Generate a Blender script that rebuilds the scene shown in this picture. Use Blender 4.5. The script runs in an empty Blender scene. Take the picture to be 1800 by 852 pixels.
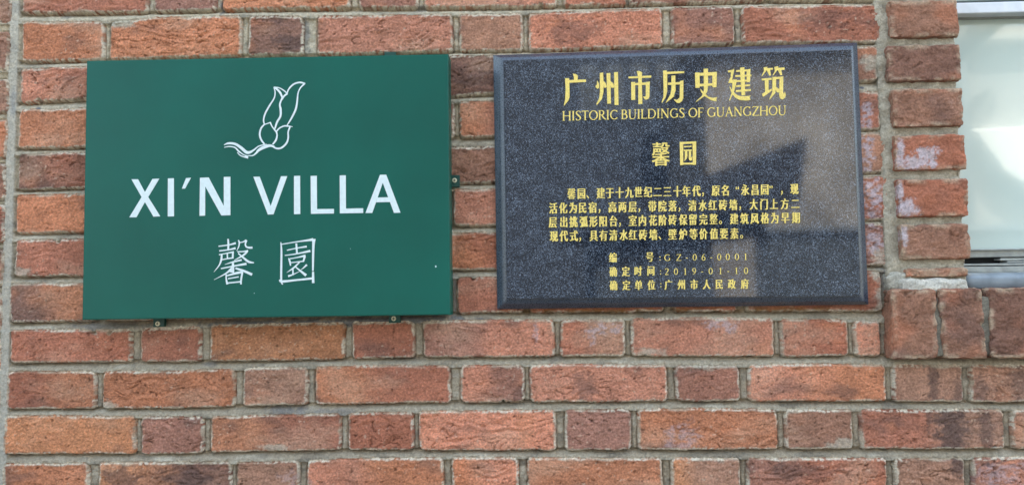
import bpy, bmesh, math
import numpy as np
from mathutils import Matrix, Vector

R = math.radians
scene = bpy.context.scene
COL = scene.collection

# ------------------------------------------------------------------ camera, sky, sun, exposure
F_PX, PW, PH = 1350.0, 1800.0, 852.0
CAM = np.array([0.041, -1.3198, 1.4997])
YAW, PIT, ROL = R(1.777), R(3.635), R(0.734)


def rot(yaw, pit, rol):
    cy, sy, cp, sp, cr, sr = (math.cos(yaw), math.sin(yaw), math.cos(pit), math.sin(pit), math.cos(rol), math.sin(rol))
    rz = np.array([[cy, -sy, 0], [sy, cy, 0], [0, 0, 1]])
    rx = np.array([[1, 0, 0], [0, cp, -sp], [0, sp, cp]])
    ry = np.array([[cr, 0, sr], [0, 1, 0], [-sr, 0, cr]])
    return rz @ rx @ ry


RM = rot(YAW, PIT, ROL)
cam_d = bpy.data.cameras.new('camera')
cam = bpy.data.objects.new('camera', cam_d)
COL.objects.link(cam)
m4 = Matrix.Identity(4)
for i in range(3):
    m4[i][0] = RM[i][0]
    m4[i][1] = RM[i][2]
    m4[i][2] = -RM[i][1]
    m4[i][3] = CAM[i]
cam.matrix_world = m4
cam_d.sensor_width = 36.0
cam_d.lens = 36.0 * F_PX / PW
cam_d.clip_start = 0.02
cam_d.clip_end = 500.0
scene.camera = cam

SUN_EL, SUN_AZ = 58.0, 12.0          # the sun stands behind the wall: the lane side is in open shade
world = bpy.data.worlds.new('World')
scene.world = world
world.use_nodes = True
wn = world.node_tree.nodes
sky = wn.new('ShaderNodeTexSky')
sky.sky_type = 'NISHITA'
sky.sun_disc = False
sky.sun_elevation = R(SUN_EL)
sky.sun_rotation = R(SUN_AZ)
sky.air_density = 0.9
sky.dust_density = 4.0
sky.ozone_density = 0.6
wn['Background'].inputs[1].default_value = 0.15
tint = wn.new('ShaderNodeVectorMath')          # hazy warm-white sky, as the phone balanced it
tint.operation = 'MULTIPLY'
tint.inputs[1].default_value = (1.06, 1.025, 0.87)
world.node_tree.links.new(sky.outputs[0], tint.inputs[0])
world.node_tree.links.new(tint.outputs[0], wn['Background'].inputs[0])
sun_d = bpy.data.lights.new('sun', 'SUN')
sun_d.energy = 3.2
sun_d.angle = R(0.6)
sun_d.color = (1.0, 0.95, 0.87)
sun = bpy.data.objects.new('sun', sun_d)
COL.objects.link(sun)
sd = Vector((math.sin(R(SUN_AZ)) * math.cos(R(SUN_EL)), math.cos(R(SUN_AZ)) * math.cos(R(SUN_EL)), math.sin(R(SUN_EL))))
sun.rotation_euler = (-sd).to_track_quat('-Z', 'Y').to_euler()
sun.location = (0, 6, 12)
vs = scene.view_settings
vs.view_transform = 'Standard'
vs.look = 'None'
vs.exposure = 2.98
vs.gamma = 1.0
vs.use_curve_mapping = False
scene.cycles.use_denoising = True
scene.cycles.denoising_prefilter = 'ACCURATE'
scene.cycles.max_bounces = 8


# ------------------------------------------------------------------ helpers
def at(px, py, Y=0.0):
    """point of the plane y = Y seen at a pixel of the 1800 x 852 photograph"""
    d = RM @ np.array([(px - PW / 2) / F_PX, 1.0, -(py - PH / 2) / F_PX])
    t = (Y - CAM[1]) / d[1]
    return CAM + t * d


def lin(*c):
    c = np.array(c, float) / 255.0
    return np.where(c <= 0.04045, c / 12.92, ((c + 0.055) / 1.055) ** 2.4)


def link(o, parent=None):
    COL.objects.link(o)
    if parent is not None:
        o.parent = parent
    return o


def thing(name, label, cat, loc=(0, 0, 0), group=None, kind=None):
    o = bpy.data.objects.new(name, None)
    o.empty_display_size = 0.05
    o.location = loc
    COL.objects.link(o)
    if label:
        o['label'] = label
    if cat:
        o['category'] = cat
    if group:
        o['group'] = group
    if kind:
        o['kind'] = kind
    return o


def mesh_obj(name, verts, faces, mat, parent=None, smooth=False, cols=None, loc=None):
    """verts/faces in world space; re-based on the parent's origin"""
    me = bpy.data.meshes.new(name)
    v = np.asarray(verts, float)
    off = np.array(parent_loc(parent)) if parent is not None else (np.array(loc) if loc is not None else np.zeros(3))
    v = v - off
    if isinstance(faces, np.ndarray) and faces.ndim == 2:
        n, k = faces.shape
        me.vertices.add(len(v))
        me.vertices.foreach_set('co', v.astype(np.float32).ravel())
        me.loops.add(n * k)
        me.loops.foreach_set('vertex_index', faces.astype(np.int32).ravel())
        me.polygons.add(n)
        me.polygons.foreach_set('loop_start', np.arange(0, n * k, k, dtype=np.int32))
        me.polygons.foreach_set('loop_total', np.full(n, k, dtype=np.int32))
        me.update(calc_edges=True)
        me.validate()
    else:
        me.from_pydata([tuple(p) for p in v], [], [tuple(int(i) for i in f) for f in faces])
        me.update()
    if smooth:
        me.polygons.foreach_set('use_smooth', np.ones(len(me.polygons), dtype=bool))
    if cols is not None:
        a = me.color_attributes.new('Col', 'FLOAT_COLOR', 'POINT')
        c4 = np.ones((len(v), 4), np.float32)
        c4[:, :3] = cols
        a.data.foreach_set('color', c4.ravel())
    me.materials.append(mat)
    o = bpy.data.objects.new(name, me)
    if loc is not None and parent is None:
        o.location = loc
    link(o, parent)
    return o


def parent_loc(p):
    l = Vector((0, 0, 0))
    while p is not None:
        l = l + p.location
        p = p.parent
    return l


def bm_obj(name, bm, mat, parent=None, smooth=False, loc=None):
    bm.verts.ensure_lookup_table()
    bm.normal_update()
    off = Vector(parent_loc(parent)) if parent is not None else (Vector(loc) if loc is not None else Vector((0, 0, 0)))
    bmesh.ops.translate(bm, verts=bm.verts[:], vec=-off)
    me = bpy.data.meshes.new(name)
    bm.to_mesh(me)
    bm.free()
    if smooth:
        for p in me.polygons:
            p.use_smooth = True
    me.materials.append(mat)
    o = bpy.data.objects.new(name, me)
    if loc is not None and parent is None:
        o.location = loc
    link(o, parent)
    return o


def box(bm, x0, x1, y0, y1, z0, z1, bev=0.0, seg=2):
    r = bmesh.ops.create_cube(bm, size=1.0)
    vs_ = r['verts']
    for v in vs_:
        v.co = Vector(((x0 + x1) / 2 + v.co.x * (x1 - x0), (y0 + y1) / 2 + v.co.y * (y1 - y0), (z0 + z1) / 2 + v.co.z * (z1 - z0)))
    if bev > 0:
        es = {e for v in vs_ for e in v.link_edges}
        bmesh.ops.bevel(bm, geom=list(es), offset=bev, segments=seg, affect='EDGES', profile=0.5)
    return vs_


# ---- numpy gradient noise
_rng = np.random.RandomState(7)
_perm = np.concatenate([_rng.permutation(512)] * 3).astype(np.int64)
_ang = _rng.rand(512) * 2 * np.pi
_gx, _gy = np.cos(_ang), np.sin(_ang)


def perlin(x, y, seed=0):
    x = x + seed * 17.13
    y = y + seed * 9.71
    xi = np.floor(x).astype(np.int64)
    yi = np.floor(y).astype(np.int64)
    xf, yf = x - xi, y - yi
    u = xf * xf * xf * (xf * (xf * 6 - 15) + 10)
    v = yf * yf * yf * (yf * (yf * 6 - 15) + 10)

    def g(ix, iy, fx, fy):
        h = _perm[_perm[(xi + ix) % 512] + (yi + iy) % 512]
        return _gx[h] * fx + _gy[h] * fy
    a = g(0, 0, xf, yf)
    b = g(1, 0, xf - 1, yf)
    c = g(0, 1, xf, yf - 1)
    d = g(1, 1, xf - 1, yf - 1)
    return ((a + u * (b - a)) + v * ((c + u * (d - c)) - (a + u * (b - a)))) * 1.5


def fbm(x, y, oct=3, seed=0):
    r, a, f, s = 0.0, 1.0, 1.0, 0.0
    for i in range(oct):
        r = r + a * perlin(x * f, y * f, seed + i * 3)
        s += a
        a *= 0.5
        f *= 2.1
    return r / s * 1.4


def sstep(a, b, x):
    t = np.clip((x - a) / (b - a), 0, 1)
    return t * t * (3 - 2 * t)


# ------------------------------------------------------------------ materials
def mat(name):
    m = bpy.data.materials.new(name)
    m.use_nodes = True
    nt = m.node_tree
    return m, nt, nt.nodes['Principled BSDF']


def simple(name, col, rough=0.5, metal=0.0, spec=0.5, noise=0.0, nscale=200.0, bump=0.0, bscale=400.0, coat=0.0, ior=None):
    m, nt, p = mat(name)
    p.inputs['Roughness'].default_value = rough
    p.inputs['Metallic'].default_value = metal
    p.inputs['Specular IOR Level'].default_value = spec
    if ior:
        p.inputs['IOR'].default_value = ior
    p.inputs['Coat Weight'].default_value = coat
    tc = nt.nodes.new('ShaderNodeTexCoord')
    n = nt.nodes.new('ShaderNodeTexNoise')
    n.inputs['Scale'].default_value = nscale
    n.inputs['Detail'].default_value = 4
    nt.links.new(tc.outputs['Object'], n.inputs['Vector'])
    r = nt.nodes.new('ShaderNodeValToRGB')
    c = np.array(col)
    r.color_ramp.elements[0].position = 0.3
    r.color_ramp.elements[1].position = 0.7
    r.color_ramp.elements[0].color = (*(c * (1 - noise)), 1)
    r.color_ramp.elements[1].color = (*np.clip(c * (1 + noise), 0, 1), 1)
    nt.links.new(n.outputs['Fac'], r.inputs['Fac'])
    nt.links.new(r.outputs['Color'], p.inputs['Base Color'])
    if bump > 0:
        n2 = nt.nodes.new('ShaderNodeTexNoise')
        n2.inputs['Scale'].default_value = bscale
        n2.inputs['Detail'].default_value = 3
        nt.links.new(tc.outputs['Object'], n2.inputs['Vector'])
        b = nt.nodes.new('ShaderNodeBump')
        b.inputs['Strength'].default_value = bump
        b.inputs['Distance'].default_value = 0.002
        nt.links.new(n2.outputs['Fac'], b.inputs['Height'])
        nt.links.new(b.outputs['Normal'], p.inputs['Normal'])
    return m


def masonry(name, fine, bump, rough):
    """vertex attribute Col (the clay or mortar's own colour) times a fine sandy grain"""
    m, nt, p = mat(name)
    p.inputs['Roughness'].default_value = rough
    p.inputs['Specular IOR Level'].default_value = 0.25
    at_ = nt.nodes.new('ShaderNodeAttribute')
    at_.attribute_name = 'Col'
    tc = nt.nodes.new('ShaderNodeTexCoord')
    n = nt.nodes.new('ShaderNodeTexNoise')
    n.inputs['Scale'].default_value = 300
    n.inputs['Detail'].default_value = 6
    n.inputs['Roughness'].default_value = 0.65
    nt.links.new(tc.outputs['Object'], n.inputs['Vector'])
    mr = nt.nodes.new('ShaderNodeMapRange')
    mr.inputs['From Min'].default_value = 0.25
    mr.inputs['From Max'].default_value = 0.75
    mr.inputs['To Min'].default_value = 1 - fine
    mr.inputs['To Max'].default_value = 1 + fine
    nt.links.new(n.outputs['Fac'], mr.inputs['Value'])
    mx = nt.nodes.new('ShaderNodeVectorMath')
    mx.operation = 'SCALE'
    nt.links.new(at_.outputs['Color'], mx.inputs[0])
    nt.links.new(mr.outputs[0], mx.inputs['Scale'])
    nt.links.new(mx.outputs[0], p.inputs['Base Color'])
    n2 = nt.nodes.new('ShaderNodeTexNoise')
    n2.inputs['Scale'].default_value = 260
    n2.inputs['Detail'].default_value = 6
    n2.inputs['Roughness'].default_value = 0.7
    nt.links.new(tc.outputs['Object'], n2.inputs['Vector'])
    b = nt.nodes.new('ShaderNodeBump')
    b.inputs['Strength'].default_value = bump
    b.inputs['Distance'].default_value = 0.004
    nt.links.new(n2.outputs['Fac'], b.inputs['Height'])
    nt.links.new(b.outputs['Normal'], p.inputs['Normal'])
    return m


M_BRICK = masonry('brick', 0.4, 1.0, 0.9)
M_MORTAR = masonry('mortar', 0.34, 0.9, 0.92)


def granite(name, rough, c0, c1, c2, ior):
    m, nt, p = mat(name)
    p.inputs['Roughness'].default_value = rough
    p.inputs['IOR'].default_value = ior
    tc = nt.nodes.new('ShaderNodeTexCoord')
    n = nt.nodes.new('ShaderNodeTexNoise')
    n.inputs['Scale'].default_value = 640
    n.inputs['Detail'].default_value = 4
    n.inputs['Roughness'].default_value = 0.75
    nt.links.new(tc.outputs['Object'], n.inputs['Vector'])
    r = nt.nodes.new('ShaderNodeValToRGB')
    e = r.color_ramp.elements
    e[0].position, e[0].color = 0.36, (*c0, 1)
    e[1].position, e[1].color = 0.72, (*c2, 1)
    k = e.new(0.53)
    k.color = (*c1, 1)
    nb = nt.nodes.new('ShaderNodeTexNoise')       # coarser clusters and cloudy veining
    nb.inputs['Scale'].default_value = 38
    nb.inputs['Detail'].default_value = 6
    nt.links.new(tc.outputs['Object'], nb.inputs['Vector'])
    ma = nt.nodes.new('ShaderNodeMath')
    ma.operation = 'MULTIPLY_ADD'
    ma.inputs[1].default_value = 0.13
    nt.links.new(nb.outputs['Fac'], ma.inputs[0])
    ms = nt.nodes.new('ShaderNodeMath')
    ms.operation = 'SUBTRACT'
    ms.inputs[1].default_value = 0.065
    nt.links.new(n.outputs['Fac'], ma.inputs[2])
    nt.links.new(ma.outputs[0], ms.inputs[0])
    nt.links.new(ms.outputs[0], r.inputs['Fac'])
    nt.links.new(r.outputs['Color'], p.inputs['Base Color'])
    n2 = nt.nodes.new('ShaderNodeTexNoise')
    n2.inputs['Scale'].default_value = 500
    nt.links.new(tc.outputs['Object'], n2.inputs['Vector'])
    mr = nt.nodes.new('ShaderNodeMapRange')
    mr.inputs['To Min'].default_value = rough * 0.5
    mr.inputs['To Max'].default_value = rough * 1.5
    nt.links.new(n2.outputs['Fac'], mr.inputs['Value'])
    nt.links.new(mr.outputs[0], p.inputs['Roughness'])
    return m


M_GRANITE = granite('polished_granite', 0.05, (0.0015, 0.002, 0.004), (0.015, 0.021, 0.033), (0.33, 0.39, 0.48), 1.62)
M_HONED = granite('honed_granite_edge', 0.3, (0.008, 0.013, 0.022), (0.024, 0.036, 0.058), (0.13, 0.165, 0.22), 1.75)
M_GOLD = simple('gold_paint', lin(240, 210, 112), 0.5, 0.1, 0.5, 0.2, 420)
M_GREEN = simple('green_paint', (0.0010, 0.096, 0.066), 0.38, 0, 0.32, 0.12, 5, 0.10, 900)
nt_ = M_GREEN.node_tree                # dusty streaks in the gloss
tc_, mp_, nz_, mr_ = (nt_.nodes.new(k) for k in ('ShaderNodeTexCoord', 'ShaderNodeMapping', 'ShaderNodeTexNoise', 'ShaderNodeMapRange'))
mp_.inputs['Scale'].default_value = (60, 1, 7)
nz_.inputs['Scale'].default_value = 1.0
nz_.inputs['Detail'].default_value = 6
mr_.inputs['To Min'].default_value = 0.28
mr_.inputs['To Max'].default_value = 0.44
nt_.links.new(tc_.outputs['Object'], mp_.inputs[0])
nt_.links.new(mp_.outputs[0], nz_.inputs['Vector'])
nt_.links.new(nz_.outputs['Fac'], mr_.inputs['Value'])
nt_.links.new(mr_.outputs[0], nt_.nodes['Principled BSDF'].inputs['Roughness'])
M_GREEND = simple('dark_green_paint', (0.003, 0.05, 0.034), 0.45, 0, 0.5, 0.1, 40)
M_WHITE = simple('white_vinyl', (0.70, 0.78, 0.76), 0.45, 0, 0.4, 0.05, 160)
M_SCREW = simple('brass_screw', (0.78, 0.70, 0.48), 0.4, 0.3, 0.5, 0.15, 600)
M_DARK = simple('dark_recess', (0.012, 0.012, 0.011), 0.8, 0, 0.2, 0.2, 100)
M_ALU = simple('aluminium', (0.62, 0.64, 0.66), 0.38, 0.25, 0.5, 0.06, 60)
M_ALUD = simple('weathered_aluminium', (0.34, 0.35, 0.32), 0.5, 0.2, 0.5, 0.18, 60, 0.15, 300)
M_NOSE = simple('grey_sill_metal', (0.20, 0.235, 0.26), 0.5, 0.1, 0.5, 0.25, 35, 0.15, 200)
M_GLASS = simple('film_backed_glass', (0.53, 0.63, 0.56), 0.09, 0, 0.5, 0.05, 5, coat=1.0)

# ------------------------------------------------------------------ brick layout, read off the photograph on the wall plane
ZREF = {}
COURSE_PX = {
    'A': ([], [(45, 22), (250, 20), (500, 14), (860, 12), (1090, 8), (1350, 1), (1540, 1)]),
    'B': ([(45, 40), (180, 39), (280, 32), (420, 29), (560, 30), (790, 27), (935, 25), (1150, 17), (1300, 13), (1540, 10)],
          [(40, 107), (180, 104), (420, 96), (560, 95), (790, 89), (935, 88), (1160, 80), (1290, 75), (1540, 74)]),
    'C': ([(45, 123), (150, 118), (800, 100), (865, 99), (1515, 84)], [(45, 180), (150, 173), (800, 168), (865, 164), (1540, 141)]),
    'D': ([(40, 194), (150, 192), (820, 180), (1530, 162)], [(40, 260), (150, 258), (865, 239), (1530, 227)]),
    'E': ([(40, 272), (150, 269), (830, 260), (1540, 236)], [(40, 333), (150, 329), (860, 320), (1540, 302)]),
    'F': ([(40, 344), (150, 342), (830, 334), (1540, 312)], [(40, 409), (860, 395), (1540, 385)]),
    'G': ([(40, 423), (860, 410), (1540, 395)], [(40, 485), (860, 473), (1540, 466)]),
    'H': ([(40, 500), (860, 488), (1540, 477)], [(40, 566), (150, 563), (850, 548), (1540, 546)]),
    'I': ([(40, 581), (230, 580), (400, 572), (600, 568), (900, 563), (1050, 563), (1250, 559), (1430, 563), (1530, 565)],
          [(40, 637), (230, 635), (400, 634), (600, 630), (700, 627), (900, 626), (1050, 625), (1250, 625), (1430, 625), (1530, 624)]),
    'J': ([(40, 654), (300, 653), (480, 647), (680, 644), (870, 643), (1050, 641), (1230, 644), (1450, 641), (1650, 643), (1780, 643)],
          [(40, 718), (300, 717), (480, 712), (680, 708), (870, 706), (1050, 705), (1230, 704), (1450, 704), (1650, 705), (1780, 706)]),
    'K': ([(100, 731), (300, 734), (480, 731), (660, 726), (870, 722), (1050, 721), (1230, 719), (1440, 721), (1640, 721), (1790, 721)],
          [(100, 797), (300, 797), (480, 792), (660, 790), (870, 791), (1050, 790), (1230, 790), (1440, 788), (1640, 788), (1790, 788)]),
    'L': ([(100, 815), (300, 813), (450, 813), (660, 806), (850, 805), (1050, 806), (1240, 806), (1450, 806), (1650, 807), (1790, 804)], []),
}
# x spans (photo pixels) with a colour letter
TONE = {'o': lin(192, 120, 80), 'r': lin(176, 107, 78), 'b': lin(166, 118, 91), 'd': lin(134, 94, 76), 's': lin(200, 128, 96),
        'y': lin(197, 128, 82), 'p': lin(164, 110, 88), 'n': lin(154, 108, 84)}
T1 = [(40, 257), (272, 377), (392, 614), (632, 733), (747, 977), (992, 1098), (1112, 1350), (1364, 1474)]
T2 = [(33, 170), (186, 415), (432, 535), (556, 792), (808, 918), (932, 1166), (1184, 1293), (1310, None)]
ROWS = {
    'A': list(zip(T1[:6] + [(1108, 1342), (1355, 1468), (1480, 1548)], ['r', 'p', 'o', 'p', 's', 'r', 'p', 'b', 'b'])),
    'B': list(zip([(38, 180), (192, 421), (436, 530), (558, 794), (809, 917), (931, 1163), (1182, 1290), (1307, 1546)],
                  ['o', 'o', 'd', 's', 'b', 's', 'p', 'r'])),
    'C': list(zip([(37, 257)] + T1[1:8] + [(1486, 1543)], ['sr', 'r', 'r', 'o', 'd', 'r', 'r', 'r', 'n'])),
    'D': list(zip([(33, 170)] + T2[1:3] + [(556, 797), (808, 918)] + T2[5:7] + [(1310, 1547)], ['o', 'o', 'r', 'd', 'or', 'r', 'r', 'r'])),
    'E': list(zip([(32, 250)] + T1[1:8] + [(1488, 1557)], ['dr', 'r', 'r', 'r', 'n', 'r', 'r', 'r', 'b'])),
    'F': list(zip([(28, 168)] + T2[1:3] + [(556, 788), (797, 916)] + T2[5:7] + [(1310, 1561)], ['o', 'o', 'r', 'r', 's', 'r', 'r', 'r'])),
    'G': list(zip([(27, 246)] + T1[1:8] + [(1490, 1562)], ['r', 'r', 'r', 'r', 'or', 'r', 'r', 'b', 'p'])),
    'H': list(zip([(19, 166)] + T2[1:3] + [(556, 792), (805, 918)] + T2[5:7] + [(1312, 1550)], ['do', 'o', 'r', 'r', 'r', 'r', 'r', 'r'])),
    'I': list(zip([(19, 228), (248, 350), (369, 604), (620, 727), (745, 973), (987, 1097), (1112, 1360), (1375, 1490), (1505, 1547)],
                  ['r', 'r', 'y', 'r', 'ps', 'rb', 's', 'r', 's'])),
    'J': list(zip([(13, 165), (180, 410), (427, 538), (555, 790), (811, 920), (934, 1172), (1190, 1300), (1318, 1557), (1573, 1692), (1707, 1920)],
                  ['ro', 'o', 'b', 'or', 'sp', 's', 'p', 'so', 'b', 'b'])),
    'K': list(zip([(8, 234), (249, 355), (370, 597), (612, 725), (738, 976), (994, 1108), (1124, 1366), (1382, 1498), (1515, 1764), (1781, 1900)],
                  ['y', 'p', 'or', 'r', 's', 'p', 'o', 'n', 'rb', 'b'])),
    'L': list(zip([(6, 153), (173, 403), (416, 523), (540, 778), (796, 910), (929, 1164), (1182, 1300), (1315, 1557), (1575, 1695), (1712, 1930)],
                  ['o', 'yd', 'b', 'so', 'os', 'o', 'yb', 'pr', 'b', 'ps'])),
}
HC = 0.07684                       # course height
ORDER = 'ABCDEFGHIJKL'


def line_fn(pts, default):
    if not pts:
        return lambda x: np.full_like(np.asarray(x, float), default)
    P = np.array([at(px, py, 0)[[0, 2]] for px, py in pts])
    return lambda x: np.interp(x, P[:, 0], P[:, 1])


courses = []                       # (top fn, bottom fn, letter, z index)
Z0 = 2.0                           # bottom of course A
for k, c in enumerate(ORDER):
    t, b = COURSE_PX[c]
    courses.append([line_fn(t, Z0 - k * HC + 0.0655), line_fn(b, Z0 - k * HC), c, k])
for k in range(1, 12):             # above the frame
    courses.append([(lambda x, z=Z0 + k * HC + 0.0655: np.full_like(np.asarray(x, float), z)),
                    (lambda x, z=Z0 + k * HC: np.full_like(np.asarray(x, float), z)), None, -k])
for k in range(12, 26):            # below the frame
    courses.append([(lambda x, z=Z0 - k * HC + 0.0655: np.full_like(np.asarray(x, float), z)),
                    (lambda x, z=Z0 - k * HC: np.full_like(np.asarray(x, float), z)), None, k])

XJ0 = at(33, 0)[0]                 # the straight vertical joint near the left of the picture
XJ1 = at(17, 0)[0]
XR = at(1562, 300)[0]              # wall panel ends here; window pier beyond
XR2 = at(1580, 300)[0]
ZS = at(1650, 636)[2]              # underside of the brick sill
X_MIN, X_MAX, Z_MIN, Z_MAX = -1.75, 1.6, 0.05, 2.84


def spacing(a, lo, hi, b, fine, coarse):
    n0 = int((lo - a) / coarse)
    n1 = int((hi - lo) / fine)
    n2 = int((b - hi) / coarse)
    return np.concatenate([np.linspace(a, lo, n0, endpoint=False), np.linspace(lo, hi, n1, endpoint=False), np.linspace(hi, b, n2)])


xs = spacing(X_MIN, at(-12, 300)[0], at(1815, 700)[0], X_MAX, 0.0015, 0.010)
zs = spacing(Z_MIN, at(900, 862)[2], at(900, -12)[2] + 0.01, Z_MAX, 0.0015, 0.010)
XX, ZZ = np.meshgrid(xs, zs)
SH = XX.shape
SD = np.full(SH, -1.0)
BID = np.full(SH, -1, int)
bricks = []


def add_brick(x0, x1, ft, fb, tone, crack):
    i0, i1 = np.searchsorted(xs, [x0 - 0.012, x1 + 0.012])
    zt, zb = float(np.max(ft(np.array([x0, x1])))), float(np.min(fb(np.array([x0, x1]))))
    j0, j1 = np.searchsorted(zs, [zb - 0.012, zt + 0.012])
    if i1 - i0 < 2 or j1 - j0 < 2:
        return
    x, z = XX[j0:j1, i0:i1], ZZ[j0:j1, i0:i1]
    sk = rb.uniform(-0.02, 0.02)
    dx = np.minimum(x - x0 - sk * (z - zb), x1 + sk * (z - zb) * 0.6 - x)
    dz = np.minimum(z - fb(x), ft(x) - z)
    r = 0.006
    s = np.minimum(dx, dz)
    cor = (dx < r) & (dz < r)
    s = np.where(cor, r - np.hypot(r - dx, r - dz), s)
    idx = len(bricks)
    sub = SD[j0:j1, i0:i1]
    w = s > sub
    sub[w] = s[w]
    BID[j0:j1, i0:i1][w] = idx
    bricks.append((x0, x1, (zt + zb) / 2, tone, crack))


rb = np.random.RandomState(3)
letters = 'orbdsypn'
for ft, fb, c, k in courses:
    xm = 0.0
    zmid = float((ft(np.array([0.0])) + fb(np.array([0.0])))[0] / 2)
    row = []
    if c:
        for (a, b), t in ROWS[c]:
            d = (zmid - CAM[2]) / 1.32

            def px2x(p):
                # invert along the course: pixel x on the course's mid line
                y = 426.0
                for _ in range(4):
                    q = at(p, y)
                    zz = float((ft(np.array([q[0]])) + fb(np.array([q[0]])))[0] / 2)
                    y += (q[2] - zz) * 1000
                return at(p, y)[0]
            row.append((px2x(a), px2x(b), t))
    else:
        tpl = T1 if k % 2 == 0 else T2
        for a, b in tpl:
            if b is None:
                continue
            row.append((at(a, 430)[0], at(b, 430)[0], letters[rb.randint(8)]))
        row[0] = (XJ0 + 0.002, row[0][1], row[0][2])
    # carry the Flemish bond on to the right where the wall goes on under the window
    x = row[-1][1]
    longl = (row[-1][1] - row[-1][0]) > 0.16
    lim = X_MAX if zmid < ZS else XR
    while x < lim - 0.03:
        w = 0.104 if longl else 0.232
        x0 = x + 0.014
        if c and zmid > ZS:
            break
        row.append((x0, min(x0 + w, lim), letters[rb.randint(8)]))
        x = x0 + w
        longl = not longl
    for x0, x1, t in row:
        add_brick(x0, x1, ft, fb, t, rb.rand())
    # left of the straight joint: the neighbouring panel, its courses a little lower
    x = XJ1
    longl = k % 2 == 0
    dzs = -0.016
    f2t = (lambda q, f=ft: f(q) + dzs)
    f2b = (lambda q, f=fb: f(q) + dzs)
    while x > X_MIN:
        w = 0.104 if longl else 0.228
        add_brick(max(x - w, X_MIN), x, f2t, f2b, 'rbon'[rb.randint(4)], 0.8)
        x -= w + 0.014
        longl = not longl

# ragged arrises, creases, mortar profile
fineR = fbm(XX * 30, ZZ * 34, 4, 1)
fineN = fbm(XX * 210, ZZ * 210, 2, 5)
SDj = SD + 0.0017 + 0.0015 * fineR + 0.0005 * fineN
big = fbm(XX * 9, ZZ * 9, 2, 11)
chip = sstep(0.62, 1.0, fbm(XX * 24, ZZ * 24, 3, 17)) * 0.008 * (SD < 0.014)
SDj = SDj - chip
inb = SDj > 0
B_cr = np.array([b[4] for b in bricks])
crk = np.where(BID >= 0, B_cr[np.clip(BID, 0, None)], 0)
warp = fbm(XX * 14, ZZ * 22, 2, 23)
off = np.where(BID >= 0, BID * 3.7, 0)
cn = perlin(XX * 22 + off, ZZ * 105 + warp * 1.5 + 0.35 * fineR + off)
cmask = sstep(0.12, 0.5, fbm(XX * 26 + off, ZZ * 55, 3, 31) + (crk - 0.55) * 0.9)
crease = (1 - sstep(0.0, 0.085, np.abs(cn))) * cmask
folds = perlin(XX * 34 + off, ZZ * 70 + warp * 3, 41)
edge = 1 - (1 - np.clip(SDj / 0.0032, 0, 1)) ** 2
hb = -0.0085 + 0.0085 * edge + 0.0016 * folds * (0.4 + crk) + 0.0011 * big + 0.0006 * fineN - 0.0026 * crease - 0.0014 * sstep(0.6, 0.8, fbm(XX * 95 + off, ZZ * 130, 2, 127)) + 0.0007 * perlin(XX * 110, ZZ * 140, 131)
tilt = np.where(BID >= 0, np.sin(BID * 12.9) * 0.0012, 0)
hb = hb + tilt
# mortar: weather-struck beds (set back under the brick above), rounded perpends
bed = np.full(SH, -1.0)
cs = sorted(courses, key=lambda c: c[3])
for up, lo in zip(cs[:-1], cs[1:]):
    zu, zl = up[1](xs), lo[0](xs)
    t = (ZZ - zl[None, :]) / np.maximum(zu - zl, 1e-4)[None, :]
    ok = (t >= -0.15) & (t <= 1.15)
    bed[ok] = np.clip(t[ok], 0, 1)
mort_n = fbm(XX * 120, ZZ * 120, 3, 51)
hm = np.where(bed >= 0, -0.0014 - 0.0115 * sstep(0.25, 1.0, bed), -0.0062)
groove = 1 - sstep(0.0, 0.0035, -SDj)
hm = hm + 0.0017 * mort_n + 0.0006 * fineR - np.where(bed >= 0, 0.003 * groove * sstep(0.3, 0.8, bed), 0.0035 * groove)
strip = (XX > XJ1) & (XX < XJ0)
hm = np.where(strip & (SD < 0), -0.002 + 0.0008 * mort_n, hm)
Hh = np.where(inb, np.maximum(hb, hm - 0.0015), hm)

# ---- colours (linear albedo)
EXPO = 1.06                        # display colour to albedo


def tone_of(t, u):
    """one letter: one tone; two letters: left tone to right tone"""
    if len(t) == 1:
        return TONE[t] * np.ones(np.shape(u) + (3,))
    k = sstep(0.25, 0.6, u)[..., None]
    return TONE[t[0]] * (1 - k) + TONE[t[1]] * k


C = np.zeros(SH + (3,))
T_first = np.array([TONE[b[3][0]] for b in bricks])
T_last = np.array([TONE[b[3][-1]] for b in bricks])
Bx0 = np.array([b[0] for b in bricks])
Bx1 = np.array([b[1] for b in bricks])
bi = np.clip(BID, 0, None)
u = (XX - Bx0[bi]) / (Bx1 - Bx0)[bi]
kk = sstep(0.2, 0.65, u + 0.22 * big + 0.1 * fineR)[..., None]
col = T_first[bi] * (1 - kk) + T_last[bi] * kk
rv = np.random.RandomState(5)
val = 1 + 0.08 * rv.randn(len(bricks))
hue = 0.03 * rv.randn(len(bricks))
col = col * val[bi][..., None]
col[..., 0] *= 1 + hue[bi]
col[..., 2] *= 1 - hue[bi]
m1 = fbm(XX * 17 + off * 2, ZZ * 26 + off, 3, 61)
m2 = fbm(XX * 45, ZZ * 70 + warp, 2, 67)
m3 = fbm(XX * 260, ZZ * 300, 2, 71)
col *= (1 + 0.17 * m1 + 0.15 * m2 + 0.27 * m3)[..., None]
dark = sstep(0.25, 0.8, fbm(XX * 10 + off * 5, ZZ * 18 + off, 3, 73))[..., None]
col = col * (1 - dark * 0.55) + lin(112, 84, 74) * dark * 0.55 * 0.9
oran = sstep(0.3, 0.85, fbm(XX * 11 + off * 7, ZZ * 15 - off, 3, 79))[..., None]
col = col * (1 - oran * 0.45) + lin(206, 128, 84) * oran * 0.45
lowe = np.clip((np.array([b[2] for b in bricks])[bi] - ZZ) / 0.03, 0, 1)
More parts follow.
